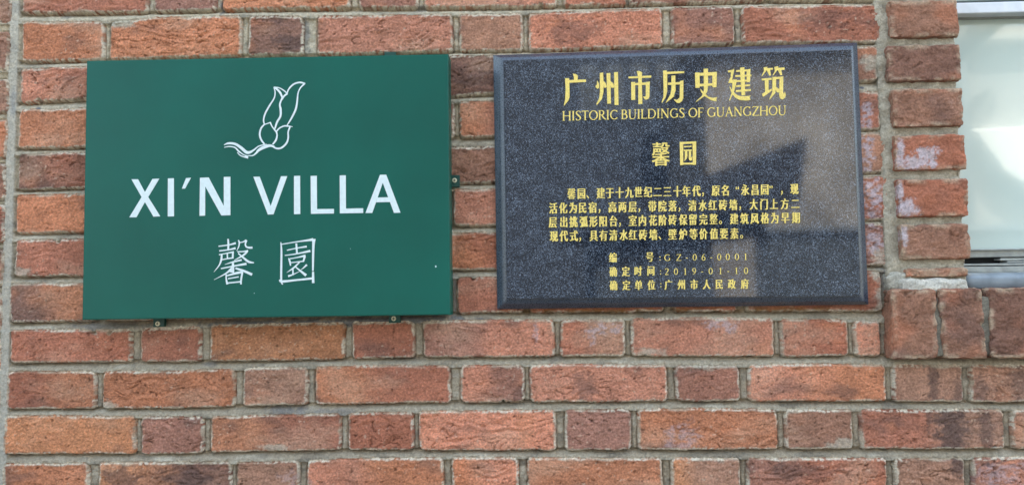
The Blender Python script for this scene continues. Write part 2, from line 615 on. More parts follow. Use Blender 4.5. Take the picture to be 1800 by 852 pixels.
crm = sstep(-0.15, 0.35, fbm(XX * 20, ZZ * 26, 3, 97) + 0.18 + 0.35 * lowe)
crust = ((1 - sstep(0.0022, 0.0052, SDj + 0.0016 * fineR)) * sstep(-0.35, 0.15, fbm(XX * 170, ZZ * 190, 2, 101)) * crm)[..., None]
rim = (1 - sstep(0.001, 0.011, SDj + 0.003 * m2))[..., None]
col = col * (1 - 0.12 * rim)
col *= (1 - 0.35 * crease)[..., None]
dust = sstep(0.0, 0.75, fbm(XX * 8 + off * 3, ZZ * 15 - off, 4, 113))[..., None] * 0.34
col = col * (1 - dust) + lin(206, 164, 132) * dust
pit = sstep(0.6, 0.8, fbm(XX * 95 + off, ZZ * 130, 2, 127))[..., None]
col *= 1 - 0.5 * pit
lum = (col @ np.array([0.3, 0.59, 0.11]))[..., None]
col = (col * 0.87 + lum * np.array([1.12, 0.98, 0.92]) * 0.13) * 1.08


def ell(list_px, soft=0.35):
    a = np.zeros(SH)
    for px, py, rx, ry, s in list_px:
        c0 = at(px, py)
        sx, sz = rx / 1022.0, ry / 1022.0
        d = np.hypot((XX - c0[0]) / sx, (ZZ - c0[2]) / sz) + 0.55 * m2 + 0.35 * fineN
        a = np.maximum(a, s * (1 - sstep(1 - soft, 1 + soft, d)))
    return a


# lilac paint residue
lil = sstep(-0.25, 0.25, fbm(XX * 90, ZZ * 140, 3, 137) + 0.15)[..., None] * 0.85 * ell([(1524, 205, 10, 22, .85), (1527, 268, 11, 34, .9), (1534, 345, 17, 36, .9), (1537, 425, 15, 26, .85), (1060, 576, 28, 9, .6),
           (1262, 569, 26, 8, .6), (1040, 590, 8, 14, .5), (1200, 768, 26, 22, .4), (1760, 835, 36, 20, .45), (520, 845, 30, 14, .25),
           (942, 585, 5, 16, .45), (1282, 575, 12, 9, .55)], 0.3)[..., None]
col = col * (1 - lil) + lin(196, 180, 184) * lil
# soot runs below the window sill and burnt patches
soot = ell([(1641, 668, 9, 42, .6), (1690, 690, 14, 26, .5), (1672, 758, 26, 48, .75), (1736, 762, 14, 40, .6), (1632, 735, 5, 22, .5), (1725, 690, 12, 30, .5),
            (1790, 680, 14, 40, .5), (1686, 815, 14, 16, .7), (1030, 680, 20, 22, .5), (1420, 828, 60, 14, .3), (215, 838, 34, 18, .6), (330, 840, 40, 26, .6),
            (1010, 55, 40, 22, .4), (1450, 35, 40, 18, .4), (840, 140, 26, 18, .45), (510, 75, 26, 16, .6)], 0.4)[..., None]
col = col * (1 - soot) + lin(88, 72, 68) * soot
# pale lime and mortar smears creeping over the arrises
lowbias = np.where(bed >= 0, 0, 0)
sm = fbm(XX * 22, ZZ * 40, 5, 83)
near = 1 - sstep(0.0002, 0.0045, SDj - 0.0045 * np.clip(sm, 0, 2))
sme = (near * sstep(-0.35, 0.3, sm + 0.3 * big + 0.3 * fineN))[..., None]
col = col * (1 - 0.75 * sme) + lin(196, 182, 158) * sme * 0.75
col = col * (1 - 0.9 * crust) + lin(222, 210, 188) * 0.9 * crust
spk = sstep(0.55, 0.8, fbm(XX * 130, ZZ * 150, 2, 89))[..., None] * sstep(0.0, 0.6, big + 0.2)[..., None]
col = col * (1 - 0.5 * spk) + lin(215, 190, 165) * spk * 0.5
# smeared pointing near the window pier and bottom of the left joint
cre = ell([(1530, 110, 16, 14, .7), (1545, 130, 8, 20, .6), (1556, 480, 22, 16, .8), (1553, 520, 14, 30, .7), (1545, 455, 12, 18, .6), (1520, 558, 26, 8, .6),
           (30, 480, 22, 10, .6), (210, 40, 26, 7, .9), (1250, 640, 60, 8, .6), (480, 785, 26, 5, .6), (1485, 783, 26, 10, .6), (1140, 618, 22, 7, .6),
           (190, 712, 14, 9, .7)], 0.4)[..., None]
col = col * (1 - cre) + lin(186, 178, 158) * cre
# rusty seep line under the granite plaque
zc = np.interp(XX[0], [at(874, 548)[0], at(1527, 543)[0]], [at(874, 548)[2], at(1527, 543)[2]])
rust = (np.exp(-((ZZ - zc[None, :]) / 0.0055) ** 2) * ((XX > at(905, 548)[0]) & (XX < at(1460, 543)[0])) * sstep(-0.5, 0.35, m2 + 0.4 * big))[..., None]
col = col * (1 - 0.8 * rust) + lin(120, 84, 34) * 0.8 * rust

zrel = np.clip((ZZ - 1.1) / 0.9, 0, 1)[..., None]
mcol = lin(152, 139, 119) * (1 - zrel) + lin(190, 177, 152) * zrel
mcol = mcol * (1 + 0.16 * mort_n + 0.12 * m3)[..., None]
# flush pale feather at the foot of a bed joint
fe = (np.where(bed >= 0, 1 - sstep(0.0, 0.35, bed + 0.15 * m2), 0))[..., None]
mcol = mcol * (1 - 0.35 * fe) + lin(188, 182, 166) * fe * 0.35
mcr = ((1 - sstep(0.0004, 0.0022, -SDj)) * sstep(-0.2, 0.25, fbm(XX * 170, ZZ * 190, 2, 101)) * crm)[..., None]
mcol = mcol * (1 - 0.6 * mcr) + lin(200, 190, 170) * 0.6 * mcr
mdk = sstep(0.05, 0.7, fbm(XX * 12, ZZ * 30, 4, 107))[..., None] * 0.55
lime = sstep(0.15, 0.7, fbm(XX * 16, ZZ * 44, 4, 139))[..., None] * 0.5
mcol = mcol * (1 - lime) + lin(198, 188, 168) * lime
mcol = mcol * (1 - mdk) + lin(100, 94, 84) * mdk
grime_shade = ell([(520, 569, 170, 7, .75), (690, 562, 110, 7, .7), (200, 573, 70, 6, .5), (797, 520, 6, 60, .4), (500, 722, 34, 9, .55), (590, 725, 40, 6, .4), (740, 15, 10, 8, .5), (388, 12, 5, 14, .7), (535, 60, 8, 40, .55), (1553, 75, 14, 8, .7), (1555, 155, 8, 8, .6),
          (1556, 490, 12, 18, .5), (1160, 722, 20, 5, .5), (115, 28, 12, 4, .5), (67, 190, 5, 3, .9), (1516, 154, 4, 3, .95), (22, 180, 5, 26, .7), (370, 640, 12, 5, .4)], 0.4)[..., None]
mcol = mcol * (1 - grime_shade) + lin(92, 96, 104) * grime_shade  # grime patches; those under the green sign double as its painted contact shadow
mcol = np.where(strip[..., None], mcol * 0.5 + lin(188, 184, 172) * 0.5, mcol)
mcol = mcol * (1 - rust * 0.8) + lin(110, 80, 36) * 0.8 * rust

wall = thing('brick_wall', 'weathered red brick wall in Flemish bond with grey mortar carrying both signs', 'brick wall', (0, 0, 0))
keep_v = ~((XX > XR2) & (ZZ > ZS + 0.03))
VID = np.arange(SH[0] * SH[1]).reshape(SH)
q = np.stack([VID[:-1, :-1], VID[:-1, 1:], VID[1:, 1:], VID[1:, :-1]], -1).reshape(-1, 4)
keepf = keep_v.ravel()[q].all(1)
isb = (inb.ravel()[q].sum(1) >= 2)
P = np.stack([XX, -Hh, ZZ], -1).reshape(-1, 3)


def sub_mesh(name, sel, colarr, m):
    f = q[sel]
    used = np.unique(f)
    remap = np.zeros(len(P), np.int64)
    remap[used] = np.arange(len(used))
    return mesh_obj(name, P[used], remap[f], m, wall, True, np.clip(colarr.reshape(-1, 3)[used] * EXPO, 0, 1))


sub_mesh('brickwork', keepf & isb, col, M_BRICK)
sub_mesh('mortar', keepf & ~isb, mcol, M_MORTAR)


# ---- single rough bricks (window pier and sill)
class Acc:
    def __init__(s):
        s.v, s.f, s.c, s.n = [], [], [], 0

    def add(s, v, f, c):
        s.v.append(v)
        s.f.append(f + s.n)
        s.c.append(c)
        s.n += len(v)

    def build(s, name, m, parent):
        return mesh_obj(name, np.concatenate(s.v), np.concatenate(s.f), m, parent, True, np.clip(np.concatenate(s.c), 0, 1))


def rough_box(acc, x0, x1, y0, y1, z0, z1, tone, seed, r=0.0035, amp=0.0016, step=0.0025, skew=0.0, mortar=False, soot=0.0, lilac=None):
    """front (y0), two sides, top, bottom; rounded and worn"""
    lo, hi = np.array([x0, y0, z0]), np.array([x1, y1, z1])

    def panel(o, a, b):
        na = max(2, int(np.linalg.norm(a) / step))
        nb = max(2, int(np.linalg.norm(b) / step))
        s, t = np.meshgrid(np.linspace(0, 1, na + 1), np.linspace(0, 1, nb + 1))
        p = np.array(o)[None, None] + s[..., None] * np.array(a) + t[..., None] * np.array(b)
        w = na + 1
        idx = np.arange((na + 1) * (nb + 1)).reshape(nb + 1, na + 1)
        f = np.stack([idx[:-1, :-1], idx[:-1, 1:], idx[1:, 1:], idx[1:, :-1]], -1).reshape(-1, 4)
        return p.reshape(-1, 3), f
    X, Y, Z = hi - lo
    pans = [panel((x0, y0, z0), (X, 0, 0), (0, 0, Z)), panel((x0, y1, z0), (0, -Y, 0), (0, 0, Z)), panel((x1, y0, z0), (0, Y, 0), (0, 0, Z)),
            panel((x0, y0, z1), (X, 0, 0), (0, Y, 0)), panel((x0, y1, z0), (X, 0, 0), (0, -Y, 0))]
    for p, f in pans:
        inner_lo, inner_hi = lo + r, hi - r
        inner_hi[1] = hi[1]
        c = np.clip(p, inner_lo, inner_hi)
        d = p - c
        L = np.linalg.norm(d, axis=1, keepdims=True)
        n = d / np.maximum(L, 1e-9)
        pp = c + n * r
        xx, zz = p[:, 0] + p[:, 1] * 1.31 + seed * 0.37, p[:, 2] + p[:, 1] * 0.73 + seed * 0.53
        w = fbm(xx * 14, zz * 20, 2, 23)
        n1 = fbm(xx * 40, zz * 40, 2, 3)
        n2 = fbm(xx * 190, zz * 190, 2, 9)
        cn_ = perlin(xx * 26, zz * 80 + w * 2.4, 13)
        cr_ = (1 - sstep(0, 0.13, np.abs(cn_))) * sstep(0.05, 0.6, fbm(xx * 13, zz * 20, 2, 19))
        edged = np.sort(np.minimum(p - lo, hi - p), axis=1)
        e2 = edged[:, 1]                                  # distance to the nearest arris
        chipn = sstep(0.2, 0.8, fbm(xx * 30, zz * 30, 4, 29)) * (1 - sstep(0.0, 0.014, e2))
        disp = amp * (n1 + 0.6 * n2) - 0.0020 * cr_ * (not mortar) - 0.005 * chipn
        pp = pp + n * disp[:, None]
        pp[:, 0] += skew * (pp[:, 2] - z0)
        if mortar:
            cc = np.broadcast_to(tone, (len(p), 3)) * (1 + 0.15 * n1 + 0.13 * n2)[:, None]
            st_ = sstep(0.1, 0.7, fbm(xx * 16, zz * 30, 4, 61))[:, None] * 0.5
            cc = cc * (1 - st_) + lin(112, 104, 90) * st_
        else:
            cc = np.broadcast_to(tone, (len(p), 3)) * (1 + 0.16 * fbm(xx * 18, zz * 24, 3, 33) + 0.13 * n2 + 0.1 * n1)[:, None]
            dk = sstep(0.1, 0.8, fbm(xx * 9, zz * 12, 2, 37) + soot)[:, None] * 0.55
            cc = cc * (1 - dk) + lin(104, 78, 70) * dk
            og = sstep(0.25, 0.8, fbm(xx * 10, zz * 14, 2, 43))[:, None] * 0.4
            cc = cc * (1 - og) + lin(196, 116, 78) * og
            ed = ((1 - sstep(0.001, 0.011, e2)) * sstep(-0.25, 0.35, fbm(xx * 35, zz * 50, 4, 47)))[:, None] * 0.75
            sc_ = ((1 - sstep(0.0, 0.07, np.abs(perlin(xx * 30 + w, zz * 22 - w, 53)))) * sstep(0.2, 0.6, fbm(xx * 20, zz * 20, 2, 59)))[:, None] * 0.5
            cc = cc * (1 - sc_) + lin(196, 150, 128) * sc_
            cc = cc * (1 - ed) + lin(184, 160, 132) * ed
            cc = cc * (1 - 0.35 * cr_)[:, None]
            lm = (cc @ np.array([0.3, 0.59, 0.11]))[:, None]
            cc = (cc * 0.9 + lm * np.array([1.12, 0.98, 0.88]) * 0.1) * 1.08
            if lilac:
                for lx, lz, lrx, lrz in lilac:
                    dl = np.hypot((p[:, 0] - lx) / lrx, (p[:, 2] - lz) / lrz) + 0.5 * n1 + 0.5 * n2
                    ll = (1 - sstep(0.6, 1.2, dl))[:, None] * 0.85
                    cc = cc * (1 - ll) + lin(198, 184, 186) * ll
        acc.add(pp, f, cc * EXPO)


PY = -0.012                        # face of the window pier, slightly proud of the wall
pier = Acc()
LIL = [(*at(x, y, PY)[[0, 2]], rx / 1022, ry / 1022) for x, y, rx, ry in ((1608, 285, 26, 15), (1628, 268, 22, 10), (1584, 262, 7, 18), (1597, 366, 18, 18), (1594, 520, 5, 12), (1583, 338, 5, 20), (1590, 415, 6, 18), (1640, 290, 8, 6))]
PIER = [(1566, 1684, 0, 66, 'n'), (1562, 1688, 78, 143, 'd'), (1571, 1692, 155, 223, 'n'), (1575, 1697, 236, 299, 'r'), (1581, 1701, 314, 381, 'r'),
        (1586, 1704, 393, 456, 'n'), (1593, 1703, 471, 487, 'b')]
for i, (a, b, t, bo, tn) in enumerate(PIER):
    p0, p1 = at(a, bo, PY), at(b, t, PY)
    tn_c = TONE[tn] * (0.92 if tn == 'r' else 1.0)
    rough_box(pier, p0[0], p1[0], PY, 0.105, min(p0[2], p1[2]), max(p0[2], p1[2]), tn_c, i * 5 + 1, 0.0028, 0.0020, 0.002, lilac=LIL)
ztop0 = at(1620, 0, PY)[2]
for k in range(0, 10):
    z0 = ztop0 + 0.012 + k * HC
    rough_box(pier, at(1563, 0, PY)[0], at(1684, 0, PY)[0], PY, 0.105, z0, z0 + 0.065, TONE['rnro'[k % 4]], 60 + k, 0.006, 0.0014, 0.008)
pier_o = pier.build('window_jamb', M_BRICK, wall)
pm = Acc()
rough_box(pm, at(1545, 200, 0)[0], at(1688, 300, 0)[0], -0.0015, 0.10, at(1600, 505, 0)[2], Z_MAX, lin(176, 166, 146), 90, 0.003, 0.0030, 0.0030, mortar=True)
# lime haunching that slopes from the pier down on to the sill bricks
a0, a1 = at(1586, 512, -0.02), at(1703, 490, -0.02)
rough_box(pm, a0[0], a1[0], -0.020, 0.08, a0[2] - 0.004, a1[2] + 0.001, lin(196, 190, 176), 95, 0.008, 0.003, 0.003, mortar=True)
a0, a1 = at(1560, 512, -0.008), at(1602, 478, -0.008)
rough_box(pm, a0[0], a1[0], -0.009, 0.05, a0[2], a1[2], lin(182, 176, 160), 97, 0.008, 0.003, 0.003, mortar=True)

SY = -0.028                        # face of the sill
sill = Acc()
SILL = [(1571, 1643, 'n'), (1660, 1729, 'n'), (1743, 1828, 'd'), (1841, 1920, 'r'), (1934, 2012, 'n'), (2026, 2106, 'r'), (2120, 2200, 'd')]
for i, (a, b, tn) in enumerate(SILL):
    p0, p1 = at(a, 631 - i, SY), at(b, 508 - i * 1.2, SY)
    rough_box(sill, p0[0], p1[0], SY, 0.07, p0[2], p1[2], TONE[tn] * 0.95, 200 + i * 7, 0.0032, 0.0022, 0.002, skew=(-0.03 if i == 1 else 0.02), soot=0.15)
sill.build('brick_sill', M_BRICK, wall)
p0, p1 = at(1576, 627, SY + 0.004), at(2195, 513, SY + 0.004)
rough_box(pm, p0[0], p1[0], SY + 0.0045, 0.06, p0[2], p1[2] - 0.002, lin(128, 122, 108), 120, 0.003, 0.0012, 0.004, mortar=True)
pm.build('mortar', M_MORTAR, wall)

# ------------------------------------------------------------------ the rest of the house: plain masonry out of the picture
def brick_tex(name, c1, c2, mo, scale=1.0):
    m, nt, p = mat(name)
    p.inputs['Roughness'].default_value = 0.9
    tc = nt.nodes.new('ShaderNodeTexCoord')
    mp = nt.nodes.new('ShaderNodeMapping')
    mp.inputs['Rotation'].default_value = (math.pi / 2, 0, 0)
    b = nt.nodes.new('ShaderNodeTexBrick')
    b.inputs['Color1'].default_value = (*c1, 1)
    b.inputs['Color2'].default_value = (*c2, 1)
    b.inputs['Mortar'].default_value = (*mo, 1)
    b.inputs['Scale'].default_value = 1.0
    b.inputs['Brick Width'].default_value = 0.245
    b.inputs['Row Height'].default_value = 0.0768
    b.inputs['Mortar Size'].default_value = 0.006
    nt.links.new(tc.outputs['Object'], mp.inputs['Vector'])
    nt.links.new(mp.outputs[0], b.inputs['Vector'])
    nt.links.new(b.outputs['Color'], p.inputs['Base Color'])
    return m


M_BTEX = brick_tex('plain_brickwork', TONE['r'], TONE['b'], lin(165, 160, 145))
bm = bmesh.new()
box(bm, -6, 7, 0.004, 0.30, Z_MAX, 6.2)
box(bm, -6, X_MIN, 0.004, 0.30, 0, Z_MAX - 0.002)
box(bm, 2.1, 7, 0.004, 0.30, 0, Z_MAX - 0.002)
box(bm, X_MIN, 2.1, 0.06, 0.30, 0, at(1700, 640, 0.06)[2])
box(bm, X_MIN, XR2 - 0.02, 0.06, 0.30, at(1700, 640, 0.06)[2] + 0.002, Z_MAX - 0.002)
box(bm, X_MAX, 2.098, 0.004, 0.058, 0, at(1700, 640, 0.06)[2] - 0.002)
box(bm, X_MIN, X_MAX, 0.003, 0.055, 0, Z_MIN)
bm_obj('upper_wall', bm, M_BTEX, wall)

# ------------------------------------------------------------------ window
GY = 0.085
win = thing('window', 'aluminium sliding window with pale green film on its glass, right of the brick pier', 'window', tuple(at(1750, 470, GY)))
xl = at(1660, 300, GY)[0]
xr = 2.1


def zpx(y, Y, x=1745):
    return at(x, y, Y)[2]


bm = bmesh.new()
box(bm, xl, xr, GY, GY + 0.006, zpx(441, GY), zpx(27, GY))
pane = bm_obj('pane', bm, M_GLASS, win)
bm = bmesh.new()
box(bm, xl, xr, GY - 0.004, GY + 0.004, zpx(1, GY - 0.004) + 0.001, zpx(1, GY) + 0.75)
bm_obj('pane', bm, M_GLASS, win)
bm = bmesh.new()
box(bm, xl, xr, GY - 0.032, GY + 0.02, zpx(24, GY - 0.03), zpx(4, GY - 0.03), 0.002)
bm_obj('transom_rail', bm, M_ALU, win)
bm = bmesh.new()
box(bm, xl, xr, GY - 0.012, GY + 0.012, zpx(30, GY - 0.01), zpx(24, GY - 0.03) - 0.0006, 0.001)
bm_obj('glazing_bead', bm, M_ALUD, win)
bm = bmesh.new()
box(bm, xl, xr, GY - 0.010, GY + 0.02, zpx(452, GY - 0.01), zpx(437, GY - 0.01), 0.0015)
box(bm, xl, xr, GY - 0.016, GY - 0.0102, zpx(440, GY - 0.016), zpx(437, GY - 0.016), 0.001)
bm_obj('sash_rail', bm, M_ALUD, win)
bm = bmesh.new()
box(bm, xl, at(1758, 458, GY)[0], GY - 0.002, GY + 0.03, zpx(466, GY), zpx(452.5, GY))
bm_obj('track_recess', bm, M_DARK, win)
bm = bmesh.new()
box(bm, at(1758.5, 458, GY)[0], xr, GY - 0.002, GY + 0.03, zpx(466, GY), zpx(452.5, GY))
bm_obj('track_web', bm, M_ALUD, win)
bm = bmesh.new()
for y0, y1, dy, bx in ((466.5, 462.8, 0.028, 0), (478, 468, 0.036, 0), (480.5, 478.2, 0.042, 0), (458, 454.5, 0.02, 1746), (461.6, 459.2, 0.024, 1756)):
    box(bm, at(bx, 460, GY)[0] if bx else xl, xr, GY - dy, GY + 0.01, zpx(y0, GY - dy), zpx(y1, GY - dy), 0.0008)
bm_obj('track', bm, M_ALUD, win)
# rounded grey nosing
NY = -0.004
bm = bmesh.new()
x0, z0, z1 = at(1698, 490, NY)[0], zpx(507, NY), zpx(479, NY)
prof = []
for i in range(13):
    a = math.pi * (0.5 + i / 24.0) - math.pi * 0.0
    prof.append((math.cos(math.pi / 2 + i / 12 * math.pi / 2) * 0.02 + NY + 0.02, z1 - 0.010 + math.sin(math.pi / 2 + i / 12 * math.pi / 2) * 0.010))
prof = [(0.075, z1)] + prof + [(NY, z0 + 0.002), (NY + 0.002, z0), (0.075, z0)]
rings = []
for s_, sc in ((0.0, 0.35), (0.002, 0.72), (0.006, 0.92), (0.012, 1.0), (xr - x0, 1.0)):
    zc_ = (z0 + z1) / 2
    rings.append([bm.verts.new((x0 + s_, 0.05 + (y - 0.05) * (0.75 + 0.25 * sc), zc_ + (z - zc_) * sc)) for y, z in prof])
for ra, rb_ in zip(rings[:-1], rings[1:]):
    for i in range(len(prof)):
        j = (i + 1) % len(prof)
        bm.faces.new((ra[i], rb_[i], rb_[j], ra[j]))
bm.faces.new(rings[0])
bm.faces.new(rings[-1][::-1])
bmesh.ops.recalc_face_normals(bm, faces=bm.faces[:])
bm_obj('sill_nosing', bm, M_NOSE, win, True)
bm = bmesh.new()
box(bm, xl, 2.5, GY + 0.04, GY + 0.06, 1.2, 3.2)
bm_obj('blackout_board', bm, M_DARK, win)


# ------------------------------------------------------------------ flat lettering
class Flat:
    """closed outlines on a plane y = Y, each a thin raised film"""

    def __init__(s, Y, h=0.0005):
        s.Y, s.h, s.bm, s.k = Y, h, bmesh.new(), 0

    def poly(s, pts):
        s.k += 1
        lift = s.h + 0.000004 * s.k
        tp = [s.bm.verts.new(tuple(at(x, y, s.Y) + np.array([0, -lift, 0]))) for x, y in pts]
        bt = [s.bm.verts.new(tuple(at(x, y, s.Y) + np.array([0, 0.0004, 0]))) for x, y in pts]
        area = sum(pts[i - 1][0] * pts[i][1] - pts[i][0] * pts[i - 1][1] for i in range(len(pts)))
        try:
            s.bm.faces.new(tp if area < 0 else tp[::-1])
            for i in range(len(pts)):
                qd = (tp[i - 1], tp[i], bt[i], bt[i - 1])
                s.bm.faces.new(qd if area > 0 else qd[::-1])
        except ValueError:
            pass

    def stroke(s, pts, smooth=True, sc=1.0):
        """pts: (x, y, width) along a brush line"""
        P_ = np.array(pts, float)
        if smooth and len(P_) > 2:
            out = []
            n = len(P_)
            for i in range(n - 1):
                a, b, c, d = P_[max(i - 1, 0)], P_[i], P_[i + 1], P_[min(i + 2, n - 1)]
                for t in np.linspace(0, 1, 7, endpoint=False):
                    out.append(0.5 * ((2 * b) + (-a + c) * t + (2 * a - 5 * b + 4 * c - d) * t * t + (-a + 3 * b - 3 * c + d) * t ** 3))
            out.append(P_[-1])
            P_ = np.array(out)
        d = np.gradient(P_[:, :2], axis=0)
        d /= np.maximum(np.linalg.norm(d, axis=1, keepdims=True), 1e-6)
        n = np.stack([-d[:, 1], d[:, 0]], 1)
        w = np.maximum(P_[:, 2:3], 0.4) / 2 * sc
        Lf, Rt = P_[:, :2] + n * w, P_[:, :2] - n * w
        # quads, so that tight bends stay clean
        s.k += 1
        lift = s.h + 0.000004 * s.k
        L3 = [s.bm.verts.new(tuple(at(x, y, s.Y) + np.array([0, -lift, 0]))) for x, y in Lf]
        R3 = [s.bm.verts.new(tuple(at(x, y, s.Y) + np.array([0, -lift, 0]))) for x, y in Rt]
        for i in range(len(L3) - 1):
            s.bm.faces.new((L3[i], L3[i + 1], R3[i + 1], R3[i]))

    def glyph(s, ch, cx, cy, w, h, bold=0.0, slope=0.0):
        """a character from Blender's own font, em box w x h pixels centred on cx, cy"""
        v, f = glyph_mesh(ch)
        sh = [0.0] if bold == 0 else [-bold, -bold / 3, bold / 3, bold]
        for dx in sh:
            s.k += 1
            lift = s.h + 0.000004 * s.k
            vv = [s.bm.verts.new(tuple(at(cx + (x - 0.5) * w + dx, cy - (y - 0.38) * h + slope * (x - 0.5) * w, s.Y) + np.array([0, -lift, 0]))) for x, y in v]
            for t in f:
                try:
                    s.bm.faces.new([vv[i] for i in t])
                except ValueError:
                    pass

    def build(s, name, m, parent):
        return bm_obj(name, s.bm, m, parent)


_gl = {}


def glyph_mesh(ch):
    if ch not in _gl:
        c = bpy.data.curves.new('glyph', 'FONT')
        c.body = ch
        c.resolution_u = 3
        o = bpy.data.objects.new('glyph', c)
        COL.objects.link(o)
        dg = bpy.context.evaluated_depsgraph_get()
        me = bpy.data.meshes.new_from_object(o.evaluated_get(dg))
        _gl[ch] = ([(v.co.x, v.co.y) for v in me.vertices], [tuple(p.vertices) for p in me.polygons])
        bpy.data.objects.remove(o)
        bpy.data.curves.remove(c)
        bpy.data.meshes.remove(me)
    return _gl[ch]


def zoomed(x0, y0, s):
    return lambda pts: [((p[0] / s + x0, p[1] / s + y0) if len(p) == 2 else (p[0] / s + x0, p[1] / s + y0, p[2] / s)) for p in pts]


# ------------------------------------------------------------------ green sign
GYF = -0.040
gc = [at(152, 107, GYF), at(788, 95, GYF), at(792, 553, GYF), at(144, 562, GYF)]
gsign = thing('hotel_sign', 'dark green sheet metal sign with white lotus emblem and XI\'N VILLA lettering', 'sign', tuple((gc[2] + gc[3]) / 2))


def quad_box(bm, corners, yb, bev):
    f = [bm.verts.new(tuple(c)) for c in corners]
    b = [bm.verts.new((c[0], yb, c[2])) for c in corners]
    bm.faces.new(f[::-1])
    bm.faces.new(b)
    for i in range(4):
        bm.faces.new((f[i - 1], f[i], b[i], b[i - 1]))
    bmesh.ops.recalc_face_normals(bm, faces=bm.faces[:])
    bmesh.ops.bevel(bm, geom=[e for e in bm.edges if abs(e.verts[0].co.y - e.verts[1].co.y) < 1e-6 and e.verts[0].co.y < yb - 1e-4], offset=bev, segments=3, affect='EDGES')


bm = bmesh.new()
quad_box(bm, gc, -0.002, 0.0016)
bm_obj('panel', bm, M_GREEN, gsign)

TABS = [(788, 808, 308, 329, 799, 317), (270, 290, 561, 574, 277, 568.5), (684, 704, 553, 567, 692, 559.5), (676, 696, 92, 100, None, None)]
for a, b, t, bo, sx, sy in TABS:
    p0, p1 = at(a, bo, -0.004), at(b, t, -0.004)
    bm = bmesh.new()
    box(bm, p0[0], p1[0], -0.006, 0.0015, p0[2], p1[2] + (0.004 if t > 500 else 0), 0.0006)
    tab = bm_obj('mounting_tab', bm, M_GREEND, gsign)
    if sx:
        c0 = at(sx, sy, -0.0065)
        bm = bmesh.new()
        bmesh.ops.create_cone(bm, cap_ends=True, segments=20, radius1=0.0045, radius2=0.0036, depth=0.0022,
                              matrix=Matrix.Translation(Vector(c0)) @ Matrix.Rotation(R(90), 4, 'X'))
        sc_ = bm_obj('screw', bm, M_SCREW, tab)
        bm = bmesh.new()
        for w_, h_, dy_ in ((0.0044, 0.0011, 0.0), (0.0011, 0.0044, 0.0001)):
            box(bm, c0[0] - w_ / 2, c0[0] + w_ / 2, c0[1] - 0.0016 - dy_, c0[1] - 0.0008, c0[2] - h_ / 2, c0[2] + h_ / 2)
        bm_obj('cross_slot', bm, M_DARK, tab)

z = zoomed(200, 290, 1800 / 520.0)
LET = Flat(GYF), Flat(GYF)
for pl in [[(108, 87), (148, 87), (190, 165), (236, 85), (278, 83), (210, 195), (283, 312), (242, 314), (190, 225), (138, 318), (95, 318), (170, 195)],
           [(330, 82), (366, 81), (367, 312), (329, 313)], [(440, 80), (470, 78), (434, 144), (415, 144)],
           [(525, 78), (578, 76), (670, 250), (670, 73), (710, 72), (710, 305), (655, 307), (557, 130), (556, 308), (522, 309)],
           [(850, 72), (888, 71), (955, 250), (1018, 69), (1056, 68), (972, 300), (938, 301)], [(1097, 67), (1134, 66), (1135, 298), (1097, 299)],
           [(1198, 67), (1236, 66), (1237, 268), (1340, 267), (1340, 295), (1200, 297)], [(1375, 64), (1412, 63), (1413, 265), (1518, 263), (1518, 292), (1376, 294)],
           [(1620, 60), (1655, 59), (1637, 108), (1573, 292), (1532, 292)], [(1622, 60), (1658, 59), (1745, 290), (1705, 291), (1637, 108)],
           [(1606, 198), (1672, 196), (1682, 225), (1597, 227)]]:
    LET[pl[0][0] > 800].poly(z(pl))
for f_ in LET:
    f_.build('lettering', M_WHITE, gsign)

